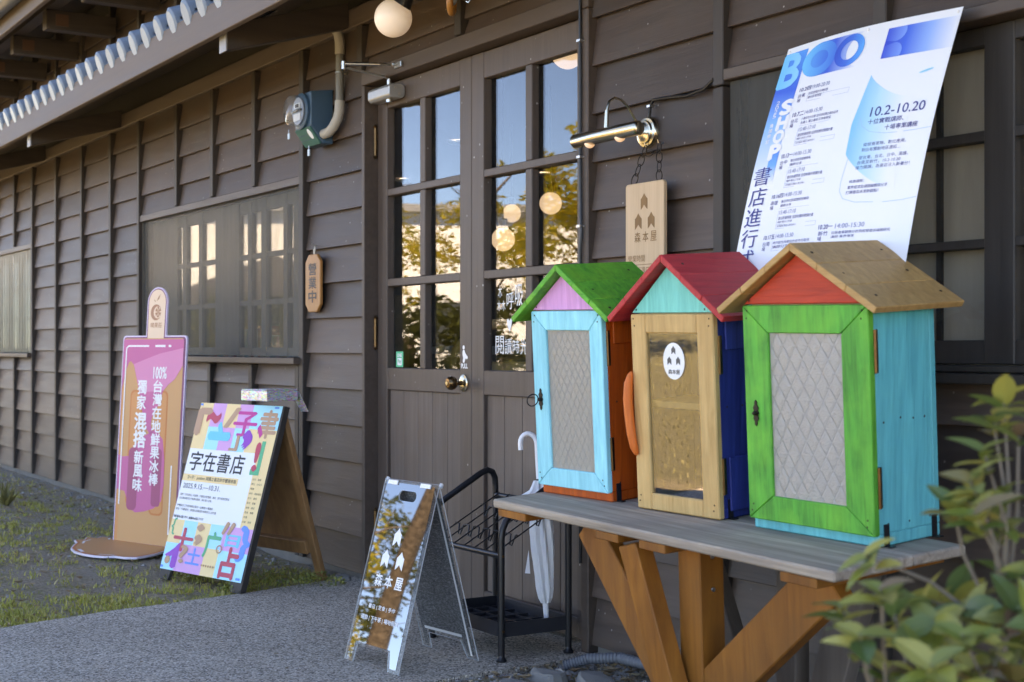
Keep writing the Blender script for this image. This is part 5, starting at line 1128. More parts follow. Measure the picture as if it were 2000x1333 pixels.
# ---- mirrored acrylic sandwich sign
M_MIRROR = plain('mirror_film', (.2, .205, .21), .015, 1.0, var=0)
M_ACR = glass('clear_acrylic', 1.45, (.95, .97, .97), 0, 0, .05, (.7, .72, .72)); M_ACRE = plain('acrylic_edge', (.72, .75, .76), .25, trans=.3, var=0)
def scratched():
    m, nt, b = base_mat('scratched_grey_film'); N = nt.nodes; L = nt.links
    tc = N.new('ShaderNodeTexCoord'); mp = N.new('ShaderNodeMapping'); mp.inputs['Scale'].default_value = (90, 90, 300); nz = N.new('ShaderNodeTexNoise'); nz.inputs['Scale'].default_value = 1; nz.inputs['Detail'].default_value = 5; L.new(tc.outputs['Object'], mp.inputs[0]); L.new(mp.outputs[0], nz.inputs[0])
    rp = N.new('ShaderNodeValToRGB'); rp.color_ramp.elements[0].position = .45; rp.color_ramp.elements[0].color = (.05, .052, .055, 1); rp.color_ramp.elements[1].position = .72; rp.color_ramp.elements[1].color = (.26, .26, .26, 1); L.new(nz.outputs[0], rp.inputs[0])
    wv = N.new('ShaderNodeTexNoise'); wv.inputs['Scale'].default_value = 9; wv.inputs['Distortion'].default_value = 2.5; L.new(tc.outputs['Object'], wv.inputs[0])
    m2 = N.new('ShaderNodeMapRange'); m2.inputs[1].default_value = .49; m2.inputs[2].default_value = .5; m3 = N.new('ShaderNodeMapRange'); m3.inputs[1].default_value = .515; m3.inputs[2].default_value = .505; L.new(wv.outputs[0], m2.inputs[0]); L.new(wv.outputs[0], m3.inputs[0])
    mm = N.new('ShaderNodeMath'); mm.operation = 'MULTIPLY'; L.new(m2.outputs[0], mm.inputs[0]); L.new(m3.outputs[0], mm.inputs[1])
    mx = N.new('ShaderNodeMix'); mx.data_type = 'RGBA'; mx.inputs[7].default_value = (.02, .02, .022, 1); L.new(mm.outputs[0], mx.inputs[0]); L.new(rp.outputs[0], mx.inputs[6]); L.new(mx.outputs[2], b.inputs['Base Color'])
    b.inputs['Roughness'].default_value = .35; b.inputs['Metallic'].default_value = .25; return m
t = thing('mirror_sign', 'small clear acrylic sandwich sign with a mirrored front', 'sandwich sign', (-4.12, -.6, 0))
FM = frame((-4.26, -.777, .002), (.99285, .11939, 0), (-.03194, .26563, .96355))
out_ = [(0, 0), (.05, 0), (.054, .057), (.235, .057), (.252, 0), (.311, 0), (.308, .604), (.002, .604)]
def slot_panel(m_, F, w, x0, x1, y0, y1, low, cx, cy, hw, hr):
    m_.flat(low, F, w)
    L_ = [(x0, y0), (cx, y0)]+[(cx, cy-hr)]+[(cx-hw+hr+hr*math.cos(R(a)), cy+hr*math.sin(R(a))) for a in range(270, 89, -20)]+[(cx, cy+hr), (cx, y1), (x0, y1)]
    R_ = [(x1, y0), (x1, y1), (cx, y1), (cx, cy+hr)]+[(cx+hw-hr+hr*math.cos(R(a)), cy+hr*math.sin(R(a))) for a in range(90, -91, -20)]+[(cx, cy-hr), (cx, y0)]
    m_.flat(L_, F, w); m_.flat(R_, F, w)
m_ = MB(); low = [(0, 0), (.05, 0), (.054, .057), (.235, .057), (.252, 0), (.311, 0), (.3085, .52), (.0015, .52)]
slot_panel(m_, FM, 0, .0015, .3085, .52, .604, low, .152, .557, .05, .017); obj('acrylic_front', m_, M_ACR, t)
m_ = MB(); lowm = [(.018, .012), (.040, .012), (.046, .066), (.244, .066), (.262, .012), (.296, .012), (.292, .52), (.018, .52)]
slot_panel(m_, FM, .0012, .018, .292, .52, .597, lowm, .152, .557, .05, .017); obj('mirror_face', m_, M_MIRROR, t)
def edge_of(poly, F, d0, d1):
    m_ = MB(); n_ = len(poly); a = [F @ Vector((x, y, d0)) for x, y in poly]; b = [F @ Vector((x, y, d1)) for x, y in poly]
    m_.add(a+b, [(i, (i+1) % n_, n_+(i+1) % n_, n_+i) for i in range(n_)]); return m_
obj('acrylic_edge', edge_of(out_, FM, -.004, .0), M_ACRE, t)
sl_ = [(.152-.033+.017*math.cos(R(a)), .557+.017*math.sin(R(a))) for a in range(90, 271, 20)]+[(.152+.033+.017*math.cos(R(a)), .557+.017*math.sin(R(a))) for a in range(-90, 91, 20)]
obj('grip_slot', edge_of(sl_, FM, -.004, .0012), M_ACRE, t)
rb = Vector((-4.305, -.458, .002)); FR = frame(rb, (.99285, .11939, 0), Vector((-4.283, -.612, .582))-rb)
m_ = MB(); m_.flat(low[:6]+[(.3085, .602), (.0015, .602)], FR, 0); obj('acrylic_rear', m_, M_ACR, t)
obj('acrylic_edge', edge_of(out_, FR, -.004, .0), M_ACRE, t)
m_ = MB(); m_.flat([(.018, .012), (.040, .012), (.046, .068), (.244, .068), (.262, .012), (.296, .012), (.292, .59), (.018, .59)], FR, -.002); obj('grey_film', m_, scratched(), t)
m_ = MB(); m_.flat([(.04, .072), (.25, .072), (.25, .082), (.04, .082)], FR, .001); m_.flat([(.277, .012), (.287, .012), (.283, .59), (.273, .59)], FR, .001); obj('tape_line', m_, plain('pale_tape', (.62, .64, .64), .4, var=0), t)
for lx, ly in ((.150, .420), (.108, .346), (.192, .346)): g_ = MB(); put_logo(g_, FM, lx, ly, .060, .0018); obj('logo_mark', g_, M_WHITE, t)
g_ = MB()
for i, ch in enumerate('森本屋'): put_text(g_, FM, ch, .076+i*.058, .254, .117+i*.058, .294, .0018, .02)
obj('white_lettering', g_, M_WHITE, t); g_ = MB(); put_text(g_, FM, '書店 | 定食 | 手作', .073, .178, .226, .195, .0018, .012); obj('white_lettering', g_, M_WHITE, t); g_ = MB(); put_text(g_, FM, '選物 | 下午茶 | 場地租借', .044, .139, .257, .157, .0018, .012)
obj('white_lettering', g_, M_WHITE, t)
for u in (.03, .215): m_ = MB(); m_.prism([(u, .590), (u+.055, .590), (u+.055, .604), (u, .604)], FM, .002, .005); obj('hinge', m_, M_WHITE, t)
for (F_, uu) in ((FM, .306), (FM, .004)):
    m_ = MB(); m_.tube([tuple(F_ @ Vector((uu, .60, -.008))), tuple(F_ @ Vector((uu, .612, -.012)))], .007, 10); obj('hinge_pin', m_, M_ACRE, t)

# ---- umbrella stand
t = thing('umbrella_stand', 'black tubular steel umbrella stand with wire rack and tray', 'umbrella stand', (-4.2, -.23, 0))
XL, XR, YF, YB = -4.42, -3.95, -.36, -.095
for X in (XL, XR):
    pts = [(X, YF, .02), (X, YF, .40), (X, YF+.004, .43), (X, YF+.016, .455), (X, YF+.035, .475), (X, YB-.06, .572), (X, YB-.035, .582), (X, YB-.013, .574), (X, YB-.002, .552), (X, YB, .52), (X, YB, .02)]
    m_ = MB(); m_.tube(pts, .0115, 14); obj('side_tube', m_, M_BLACK, t, smooth=True)
    for Y in (YF, YB): m_ = MB(); m_.lathe([(0, 0), (.017, 0), (.018, .006), (.012, .014), (.011, .024)], frame((X, Y, 0), (1, 0, 0), (0, 1, 0)), 16); obj('foot', m_, M_BLACK, t, smooth=True)
m_ = MB(); m_.tube([(XL, YF, .345), (XR, YF, .345)], .010, 12); obj('front_bar', m_, M_BLACK, t, smooth=True)
m_ = MB(); m_.tube([(XL, YB, .49), (XR, YB, .49)], .010, 12); obj('rear_bar', m_, M_BLACK, t, smooth=True)
def rk(f): return (YF+(YB-YF)*f, .355+(.50-.355)*f)
for i in range(7):
    x = XL+.03+i*(XR-XL-.06)/6; y0, z0 = rk(0); y1, z1 = rk(1)
    m_ = MB(); m_.tube([(x, y0, z0), (x, y1, z1)], .0026, 6); obj('rack_rod', m_, M_BLACK, t)
for f in (.3, .7):
    y0, z0 = rk(f); m_ = MB(); pts = []
    for i in range(6):
        x = XL+.03+i*(XR-XL-.06)/6; dx = (XR-XL-.06)/6
        pts += [(x, y0, z0+.006), (x+dx*.45, y0, z0+.006), (x+dx*.62, y0-.012, z0-.028), (x+dx*.74, y0-.01, z0-.03), (x+dx*.86, y0, z0+.004)]
    pts.append((XR-.03, y0, z0+.006)); m_.tube(pts, .0028, 6); obj('wave_wire', m_, M_BLACK, t)
m_ = MB(); x0, x1, y0, y1 = XL+.012, XR-.004, YF+.006, YB-.004
m_.box(x0, x1, y0, y1, .082, .088); m_.box(x0, x1, y0-.004, y0, .078, .125); m_.box(x0, x1, y1, y1+.004, .078, .125); m_.box(x0-.004, x0, y0-.004, y1+.004, .078, .125); m_.box(x1, x1+.004, y0-.004, y1+.004, .078, .125)
M_TRAY = plain('black_plastic_tray', (.02, .021, .026), .45, var=.15); obj('tray', m_, M_TRAY, t)
for i in range(5): m_ = MB(); x = x0+.05+i*(x1-x0-.1)/4; m_.box(x-.003, x+.003, y0+.01, y1-.01, .0885, .099); obj('tray_rib', m_, M_TRAY, t)
for j in range(3): m_ = MB(); y = y0+.06+j*(y1-y0-.12)/2; m_.box(x0+.01, x1-.01, y-.003, y+.003, .0886, .0985); obj('tray_rib', m_, M_TRAY, t)
for X in (XL, XR):
    for z in (.10, .345): m_ = MB(); m_.lathe([(0, 0), (.005, 0), (.004, .003), (0, .003)], frame((X+.0112, YF, z), (0, 1, 0), (0, 0, 1)), 10); obj('screw', m_, M_BRASS_OLD, t)
# ---- white umbrella
t = thing('umbrella', 'furled translucent white umbrella with hooked handle in the stand', 'umbrella', (-4.02, -.14, .09))
M_UMB = plain('white_vinyl', (.85, .86, .87), .3, trans=.15, var=.08, nscale=25); M_UMBH = plain('white_handle', (.8, .81, .83), .3, var=0)
tip = Vector((-4.022, -.135, .10)); top = Vector((-4.06, -.15, .70)); ax = (top-tip).normalized()
Fu = frame(tip, ax.orthogonal(), ax.cross(ax.orthogonal())); Fu = frame(tip, Fu.col[0].to_3d(), ax.cross(Fu.col[0].to_3d()))
m_ = MB(); nseg, nz_ = 40, 26; prof = [(.0, .013), (.06, .014), (.065, .019), (.11, .026), (.22, .034), (.30, .036), (.37, .03), (.40, .034), (.43, .044), (.44, .028), (.475, .014)]
def ir(z):
    for i in range(len(prof)-1):
        if prof[i][0] <= z <= prof[i+1][0]: f = (z-prof[i][0])/(prof[i+1][0]-prof[i][0]); return prof[i][1]*(1-f)+prof[i+1][1]*f
    return prof[-1][1]
for j in range(nz_+1):
    z = .06+.415*j/nz_
    for i in range(nseg):
        a = 2*math.pi*i/nseg; r_ = ir(z)*(1+.20*math.sin(8*a+z*16)*(1 if z < .41 else 1.6)); p_ = tip+ax*z+(Fu.col[0].to_3d()*math.cos(a)+Fu.col[1].to_3d()*math.sin(a))*r_; m_.v.append(tuple(p_))
m_.f = [(j*nseg+i, j*nseg+(i+1) % nseg, (j+1)*nseg+(i+1) % nseg, (j+1)*nseg+i) for j in range(nz_) for i in range(nseg)]; obj('canopy', m_, M_UMB, t, smooth=True)
m_ = MB(); m_.tube([tip, tip+ax*.062], [.0085, .011], 12); obj('tip', m_, M_UMBH, t, smooth=True)
m_ = MB(); c_ = tip+ax*.405; m_.add([c_+Vector((-.02, -.02, .0)), c_+Vector((-.075, -.05, .005)), c_+Vector((-.06, -.04, -.02)), c_+Vector((-.01, -.01, .05))], [(0, 1, 2), (0, 3, 1)]); obj('loose_flap', m_, M_UMB, t); m_ = MB(); m_.add([c_+Vector((-.04, -.02, -.17)), c_+Vector((-.048, -.03, -.25)), c_+Vector((-.03, -.02, -.25))], [(0, 1, 2)]); obj('loose_flap', m_, M_UMB, t)
hx = Vector((-.55, -.83, 0)).normalized(); h0 = tip+ax*.465; h1 = tip+ax*.60
m_ = MB(); pts = [h0, h1]+[h1+hx*.028*(1-math.cos(R(a)))+ax*.034*math.sin(R(a)) for a in range(20, 181, 20)]; pts.append(pts[-1]-ax*.022); m_.tube(pts, .0085, 12); obj('handle', m_, M_UMBH, t, smooth=True)
m_ = MB(); m_.tube([tip+ax*.46, tip+ax*.48], .0095, 12); obj('ferrule', m_, M_BLACK, t, smooth=True)

# ================================================================== TABLE WITH THE THREE LITTLE HOUSES
EX = Vector((.999794, 0, -.02029657)); EY = Vector((.0013083, .99792035, .06444582)); EZ = EX.cross(EY)
FT = frame((-3.424, -.714, .600), EX, EY)
M_TOP = wood('weathered_grey_board', (.2, .148, .108), (.54, .43, .335), 'X', 8, 16, .8, .5, blotch=.75, blotch_col=(.27, .215, .18), knots=3, spec=.2)
M_LUM = wood('orange_brown_lumber', (.2, .055, .007), (.4, .135, .02), 'Z', 5, 12, .55, .3, objvar=.16, blotch=.5, blotch_col=(.13, .05, .015), knots=3.2)
M_LUMG = wood('greyed_lumber', (.1, .075, .06), (.17, .13, .105), 'Z', 5, 12, .7, .25); M_LUME = wood('pale_end_grain', (.3, .2, .13), (.42, .3, .21), 'X', 12, 3, .7, .2)
t = thing('table', 'rustic plank table on a braced post holding three small houses', 'table', (-2.7, -.55, 0))
m_ = MB(); m_.box(0, 1.33, 0, .235, -.024, 0, FT); obj('top_plank', m_, M_TOP, t, bevel=.004)
m_ = MB(); m_.box(0.004, 1.328, .238, .40, -.0245, -.0008, FT); obj('top_plank', m_, M_TOP, t, bevel=.004)
for a, b in ((.02, .16), (.49, .585), (.67, .772), (1.165, 1.275)): m_ = MB(); m_.box(a, b, .004, .39, -.046, -.0245, FT); obj('cleat', m_, M_LUM, t, bevel=.002)
def leg_box(name, p0, p1, w, d, m):     # beam from p0 to p1 (table frame), width along the table, depth across
    p0, p1 = Vector(p0), Vector(p1); ax_ = (p1-p0).normalized(); yv = Vector((0, 1, 0)); s_ = ax_.cross(yv)
    if s_.length < .2: yv = Vector((1, 0, 0)); s_ = ax_.cross(yv)
    s_.normalize(); yv = s_.cross(ax_).normalized(); m_ = MB(); c = [p+s_*sx*w/2+yv*sy*d/2 for p in (p0, p1) for sy in (-1, 1) for sx in (-1, 1)]
    m_.add([FT @ v for v in c], [(0, 1, 3, 2), (4, 6, 7, 5), (0, 4, 5, 1), (2, 3, 7, 6), (0, 2, 6, 4), (1, 5, 7, 3)]); return obj(name, m_, m, t, bevel=.003)
leg_box('post', (.738, .14, -.047), (.728, .14, -.60), .084, .075, M_LUM)
leg_box('brace', (.30, .13, -.047), (.70, .13, -.50), .105, .045, M_LUM)
leg_box('brace', (.605, .04, -.047), (.74, .085, -.56), .072, .05, M_LUM)
leg_box('brace', (1.20, .13, -.047), (.79, .13, -.40), .115, .045, M_LUM)
leg_box('brace', (1.03, .40, -.047), (.88, .36, -.58), .10, .045, M_LUMG)
leg_box('brace', (.40, .40, -.047), (.68, .36, -.58), .075, .045, M_LUMG)
leg_box('rear_post', (.80, .385, -.047), (.80, .36, -.60), .07, .05, M_LUMG)
for (x, z) in ((.765, -.07), (.765, -.15)): m_ = MB(); m_.lathe([(0, 0), (.006, 0), (.005, .003), (0, .003)], FT @ frame((.7803, .14, z), (0, 1, 0), (0, 0, 1)), 8); obj('bolt', m_, M_STEEL, t)

def paint(name, c, c2, axis='Z', blotch=.0, bc=None, rough=.52):
    c0 = srgb(*c); worn = srgb(*bc) if bc else tuple(k*.75+.01 for k in c0)
    return wood('paint_'+name, tuple(k*.78 for k in c0), srgb(*c2), axis, 12, 14, rough, .5, objvar=.07, blotch=max(blotch, .3), blotch_col=worn, knots=0, speck=0)
P_CYAN = paint('sky_blue', (104, 214, 228), (140, 232, 242)); P_ORANGE = paint('orange', (200, 74, 16), (226, 98, 28)); P_PINK = paint('pink', (220, 146, 202), (234, 168, 218)); P_LEAF = paint('leaf_green', (36, 142, 44), (76, 186, 64), 'X', .6, (120, 180, 54))
P_RED = paint('red', (190, 44, 48), (216, 66, 66), 'Y'); P_AQUA = paint('aqua', (74, 202, 188), (104, 220, 206)); P_TAN = paint('tan', (204, 156, 96), (222, 180, 122), 'Z'); P_NAVY = paint('navy', (22, 44, 116), (36, 66, 148)); P_GREEN = paint('streaky_green', (22, 122, 42), (60, 184, 70), 'Z', .7, (92, 190, 66)); P_TEAL = paint('teal', (18, 172, 184), (54, 202, 208), 'Z', .4, (70, 186, 184)); P_SCARLET = paint('scarlet', (196, 54, 34), (222, 74, 46), 'X'); P_TANROOF = paint('tan_roof', (188, 138, 82), (206, 160, 104), 'X', .3, (160, 115, 70)); P_HORANGE = paint('handle_orange', (226, 102, 40), (236, 122, 56))
M_PG1 = pattern_glass('fine_diamond_glass', (.6, .54, .46), 40); M_PG2 = pattern_glass('bold_diamond_glass', (.66, .6, .54), 26)
M_FILMGLASS = glass('reflective_pane', 2.6, (.8, .8, .78), .0, .03); M_INSIDE = wood('raw_inside', (.5, .36, .2), (.6, .45, .28), 'X', 6, 10, .6, .1); M_NAIL = plain('rusty_nail', (.06, .035, .025), .6, .5, var=0)
def little_house(label, a, b, yaw, w, dep, dz0, dz1, fr, roof, gl, mats, glassm, mitre=True, thick=.02, lintel_h=.0):
    """w x dep body on the table, door on its front, gable and two roof slopes; local x right, y back, z up"""
    bodym, doorm, gablem, roofm = mats
    t = thing('little_house_cabinet', label, 'cabinet', FT @ Vector((a, b, 0)), 'little house cabinets on the table')
    F = FT @ Matrix.Translation((a, b, 0)) @ Matrix.Rotation(R(yaw), 4, 'Z')
    def bx(name, x0, x1, y0, y1, z0, z1, m, bev=.003, par=None): m_ = MB(); m_.box(x0, x1, y0, y1, z0, z1, F); return obj(name, m_, m, par or t, bevel=bev)
    top = dz1+.002
    bx('base', 0, w, 0, dep, .001, .03, bodym); bx('side_wall', w-.018, w, .001, dep-.018, .03, top, bodym, .002); bx('side_wall', 0, .018, .001, dep-.018, .03, top, bodym, .002); bx('back_wall', 0, w, dep-.018, dep, .03, top, bodym, .002); bx('ceiling', .018, w-.018, .001, dep-.018, top-.015, top, M_INSIDE, 0)
    bx('shelf', .018, w-.018, .012, dep-.018, .268, .284, M_INSIDE, 0)
    d = bx('door', .0, fr, -thick, -.001, dz0+fr*.0, dz1, doorm, .002) if not mitre else None
    X0, X1, Y0, Y1 = .004, w+.004, -thick, -.001
    gx0, gx1, gz0, gz1 = gl
    if mitre:
        Fd = F @ Matrix(((1, 0, 0, 0), (0, 0, -1, 0), (0, 1, 0, 0), (0, 0, 0, 1)))
        qs = [[(X0, dz0), (X1, dz0), (gx1, gz0), (gx0, gz0)], [(X1, dz0), (X1, dz1), (gx1, gz1), (gx1, gz0)], [(X1, dz1), (X0, dz1), (gx0, gz1), (gx1, gz1)], [(X0, dz1), (X0, dz0), (gx0, gz0), (gx0, gz1)]]
        for i, q in enumerate(qs):
            c = (sum(p[0] for p in q)/4, sum(p[1] for p in q)/4); q = [(c[0]+(x-c[0])*.9975, c[1]+(y-c[1])*.9975) for x, y in q]
            m_ = MB(); m_.prism(q, Fd, .001, thick)
            if i == 0: d = obj('door', m_, doorm, t, bevel=.0022)
            else: obj('door_rail' if i == 2 else 'door_stile', m_, doorm, d, bevel=.0022)
    else:
        bpy.data.objects.remove(d)
        d = bx('door', X0, gx0, Y0, Y1, dz0, dz1, doorm, .003); bx('door_stile', gx1, X1, Y0, Y1, dz0, dz1, doorm, .003, d)
        bx('door_rail', gx0, gx1, Y0+.0008, Y1, dz0, gz0, doorm, .003, d); bx('door_rail', gx0, gx1, Y0+.0008, Y1, gz1, dz1, doorm, .003, d)
    m_ = MB(); m_.box(gx0-.002, gx1+.002, -thick*.62, -thick*.62+.003, gz0-.002, gz1+.002, F); obj('door_glass', m_, glassm, d)
    # gable and roof
    cx, az, hw, ez, rf, rb_ = roof
    Fd = F @ Matrix(((1, 0, 0, 0), (0, 0, -1, 0), (0, 1, 0, 0), (0, 0, 0, 1)))
    sl_ = (az-ez)/hw; th = .016; zt = dz1+.003
    hx_ = min((az-.018*math.sqrt(1+sl_*sl_)-zt)/sl_, w)
    for y_ in (thick*.6, -dep+.012): m_ = MB(); m_.prism([(max(cx-hx_, .002), zt), (min(cx+hx_, w-.002), zt), (cx, zt+hx_*sl_)], Fd, y_-.012, y_); obj('gable', m_, gablem, t, bevel=.001)
    for s_ in (-1, 1):
        nrm = Vector((s_*sl_, 1)).normalized()*th
        p0 = Vector((cx, az)); p1 = Vector((cx+s_*hw, ez)); q0 = p0-Vector((0, th*math.sqrt(1+sl_*sl_))); q1 = p1-nrm
        if s_ < 0: p0 = p0+Vector((.0, -.0005))
        n_b = 3
        for i in range(n_b):
            f0, f1 = i/n_b+.001, (i+1)/n_b-.001
            P = [p0.lerp(p1, f0), p0.lerp(p1, f1), q0.lerp(q1, f1), q0.lerp(q1, f0)]
            if s_ < 0: P = P[::-1]
            m_ = MB(); m_.prism([tuple(v) for v in P], Fd, rb_*-1+rnd.uniform(-.001, .001), -rf+rnd.uniform(-.001, .001)); rs = obj('roof_board', m_, roofm, t, bevel=.0018)
            pm = p0.lerp(p1, (f0+f1)/2)
            for yy in (rf+.04, rb_-.05):
                g_ = MB(); g_.lathe([(0, 0), (.0042, .0), (.003, .0012), (0, .0015)], F @ frame((pm.x+rnd.uniform(-.012, .012), yy+rnd.uniform(-.02, .02), pm.y), (1 if s_ > 0 else 1, 0, -s_*sl_), (0, 1, 0)), 7); obj('nail', g_, M_NAIL, rs)
    def dot(x, y, z, nrm, par, r_=.0032):
        ux_ = (1, 0, 0) if nrm == 'f' else (0, 1, 0)
        g_ = MB(); g_.lathe([(0, 0), (r_, .0), (r_*.7, .0008), (0, .001)], F @ frame((x, y, z), ux_, (0, 0, 1)), 8); obj('nail', g_, M_NAIL, par)
    for zz in (dz1-.012, dz1-.03, dz0+.02, dz0+.035): dot(.018+rnd.uniform(-.004, .004), -thick-.0002, zz, 'f', d, .0024); dot(w-.012+rnd.uniform(-.004, .004), -thick-.0002, zz, 'f', d, .0024)
    for k_ in range(4): dot(w+.0003, .03+k_*.045+rnd.uniform(-.008, .008), .276+rnd.uniform(-.004, .004), 's', t, .0028)
    for k_ in range(3): dot(w+.0003, .03+k_*.07, .05+rnd.uniform(-.004, .004), 's', t, .0026)
    dot(.02, -thick*.6-.0003, zt+.008, 'f', t, .003); dot(w-.03, -thick*.6-.0003, zt+.008, 'f', t, .003)
    # hinges on the right, clips at the foot
    for z0, z1 in ((dz1-.15, dz1-.055), (dz0+.06, dz0+.15)):
        m_ = MB(); m_.tube([tuple(F @ Vector((w+.006, -.002, z0))), tuple(F @ Vector((w+.006, -.002, z1)))], .0036, 8); m_.box(w, w+.002, .0, .012, z0, z1, F); obj('hinge', m_, M_BRASS_OLD, d)
    for yy in (.014, dep-.03):
        m_ = MB(); m_.box(w+.0005, w+.003, yy, yy+.016, .003, .05, F); m_.box(w+.0005, w+.02, yy, yy+.016, .0012, .0035, F); obj('corner_clip', m_, M_BLACK, t)
    return t, F, d
h1, F1, d1 = little_house('sky blue doored cabinet with green roof and pink gable, smallest of three', .009, .165, 6, .298, .20, .027, .522, .058, (.149, .652, .208, .505, -.045, .245), (.066, .25, .079, .468), (P_ORANGE, P_CYAN, P_PINK, P_LEAF), M_PG1)
h2, F2, d2 = little_house('tan doored cabinet with red roof, between the other two little houses', .425, .205, 5, .300, .20, .003, .512, .058, (.152, .664, .215, .505, -.045, .24), (.058, .246, .046, .463), (P_NAVY, P_TAN, P_AQUA, P_RED), M_FILMGLASS, False)
h3, F3, d3 = little_house('bright green doored cabinet with tan roof and teal sides, largest and nearest', .849, .218, 3, .381, .205, .027, .532, .07, (.186, .674, .245, .527, -.045, .25), (.084, .306, .086, .468), (P_TEAL, P_GREEN, P_SCARLET, P_TANROOF), M_PG2)
def house_box(F, par, name, x0, x1, y0, y1, z0, z1, m, bev=.002): m_ = MB(); m_.box(x0, x1, y0, y1, z0, z1, F); return obj(name, m_, m, par, bevel=bev)
# extra boards on the sides, seen at the right of each house
house_box(F1, h1, 'side_board', .3, .306, .02, .19, .43, .515, P_ORANGE); house_box(F2, h2, 'side_board', .302, .308, .02, .19, .42, .505, P_NAVY); house_box(F2, h2, 'side_board', .302, .309, .018, .19, .02, .155, P_NAVY)
house_box(F3, h3, 'gable_strip', .03, .35, -.0135, -.0125, .537, .553, P_SCARLET, .0005)
# latches
def latch(F, par, x, z, ring):
    Fd = F @ Matrix(((1, 0, 0, x), (0, 0, -1, -.0205), (0, 1, 0, z), (0, 0, 0, 1)))
    m_ = MB(); m_.prism([(0, .031), (.004, .026), (.0035, .02), (.0085, .013), (.006, .006), (.0095, 0), (.006, -.006), (.0085, -.013), (.0035, -.02), (.004, -.026), (0, -.031), (-.004, -.026), (-.0035, -.02), (-.0085, -.013), (-.006, -.006), (-.0095, 0), (-.006, .006), (-.0085, .013), (-.0035, .02), (-.004, .026)], Fd, 0, .0025); obj('latch_plate', m_, M_IRON, par)
    m_ = MB(); m_.lathe([(.005, 0), (.0055, .008), (.003, .012), (0, .0125)], Fd, 12); obj('latch_boss', m_, M_IRON, par, smooth=True)
    if ring: m_ = MB(); m_.tube([tuple(Fd @ Vector((-.001+.011*math.sin(R(a))*.25, .017*math.sin(R(a)), .010+.02*(1-math.cos(R(a)))))) for a in range(0, 360, 20)], .0016, 6, closed=True); obj('latch_ring', m_, M_IRON, par, smooth=True)
latch(F1, d1, .034, .272, True); latch(F3, d3, .04, .279, False)
# orange wooden handle of the middle house, a smooth driftwood curve
m_ = MB(); m_.tube([tuple(F2 @ Vector(v)) for v in ((.008, -.026, .362), (.006, -.03, .352), (.002, -.034, .33), (.0, -.036, .29), (.002, -.036, .25), (.006, -.034, .2), (.012, -.032, .165), (.016, -.028, .148), (.016, -.026, .143))], [.003, .008, .0115, .0125, .0125, .012, .0105, .007, .002], 14); obj('handle', m_, P_HORANGE, d2, smooth=True)
Fd2 = F2 @ Matrix(((1, 0, 0, 0), (0, 0, -1, -.0128), (0, 1, 0, 0), (0, 0, 0, 1)))
m_ = MB(); m_.flat(arc(.155, .392, .039, 0, 350, 28, .047), Fd2, .0006); obj('oval_sticker', m_, M_WHITE, d2)
m_ = MB(); put_logo(m_, Fd2, .155, .420, .022, .0010); put_logo(m_, Fd2, .139, .393, .022, .0010); put_logo(m_, Fd2, .171, .393, .022, .0010); put_text(m_, Fd2, '森本屋', .134, .359, .176, .371, .0010, .02); obj('sticker_print', m_, ink('sticker_grey', 80, 80, 82), d2)

# ================================================================== SMALL THINGS ON THE GROUND AND PLANTS
t = thing('corrugated_hose', 'grey corrugated hose lying on the rubble under the table', 'hose', (-3.5, -.1, 0))
m_ = MB(); pts = []; rr = []
ctrl = [Vector(v) for v in ((-3.79, -.22, .0), (-3.74, -.16, .026), (-3.67, -.09, .034), (-3.55, -.07, .032), (-3.38, -.075, .026), (-3.1, -.09, .02), (-2.8, -.1, .016))]
for i in range(len(ctrl)-1):
    for k in range(36): f = k/36; pts.append(ctrl[i].lerp(ctrl[i+1], f)); rr.append(.0165 if (k//2) % 2 else .0185)
m_.tube(pts, rr, 12); obj('ribbed_tube', m_, plain('grey_hose', (.12, .13, .145), .5), t, smooth=True)
t = thing('broken_kerb', 'rough broken concrete lump at the corner of the path', 'concrete', (-3.6, -.4, 0))
for i, (x, y, s_) in enumerate(((-3.68, -.35, .10), (-3.52, -.28, .12), (-3.62, -.52, .09), (-5.72, -.09, .075))):
    q_ = random.Random(i+3); n_ = 9; m_ = MB(); lo = [(x+math.cos(k*.698)*s_*q_.uniform(.8, 1.2), y+math.sin(k*.698)*s_*.6*q_.uniform(.8, 1.2), -.05) for k in range(n_)]; hi = [(x+(px-x)*.7, y+(py-y)*.7, s_*q_.uniform(.12, .28)) for px, py, _ in lo]
    m_.add(lo+hi, [tuple(range(n_, 2*n_))]+[(k, (k+1) % n_, n_+(k+1) % n_, n_+k) for k in range(n_)])
    if i < 3: obj('lump', m_, M_CONCRETE_B, t, bevel=.006)
    else: tag(obj('concrete_lump', m_, M_CONCRETE_B, None, (x, y, 0), bevel=.006), 'pale concrete lump at the wall foot beside the folding board', 'concrete')
def leaf_mesh(L_, W_, fold=.25, curl=.25, tip=1.4):
    v = []; n_ = 7
    for i in range(n_+1):
        f = i/n_; wd = W_*math.sin(math.pi*f**(.85))**.8*(1 if f < .97 else .3); z = -curl*L_*f*f
        v += [(-wd/2, f*L_, z+fold*wd*.5), (0, f*L_, z), (wd/2, f*L_, z+fold*wd*.5)]
    fcs = []
    for i in range(n_): a = i*3; fcs += [(a, a+1, a+4, a+3), (a+1, a+2, a+5, a+4)]
    m_ = MB(); m_.v = v; m_.f = fcs; return m_
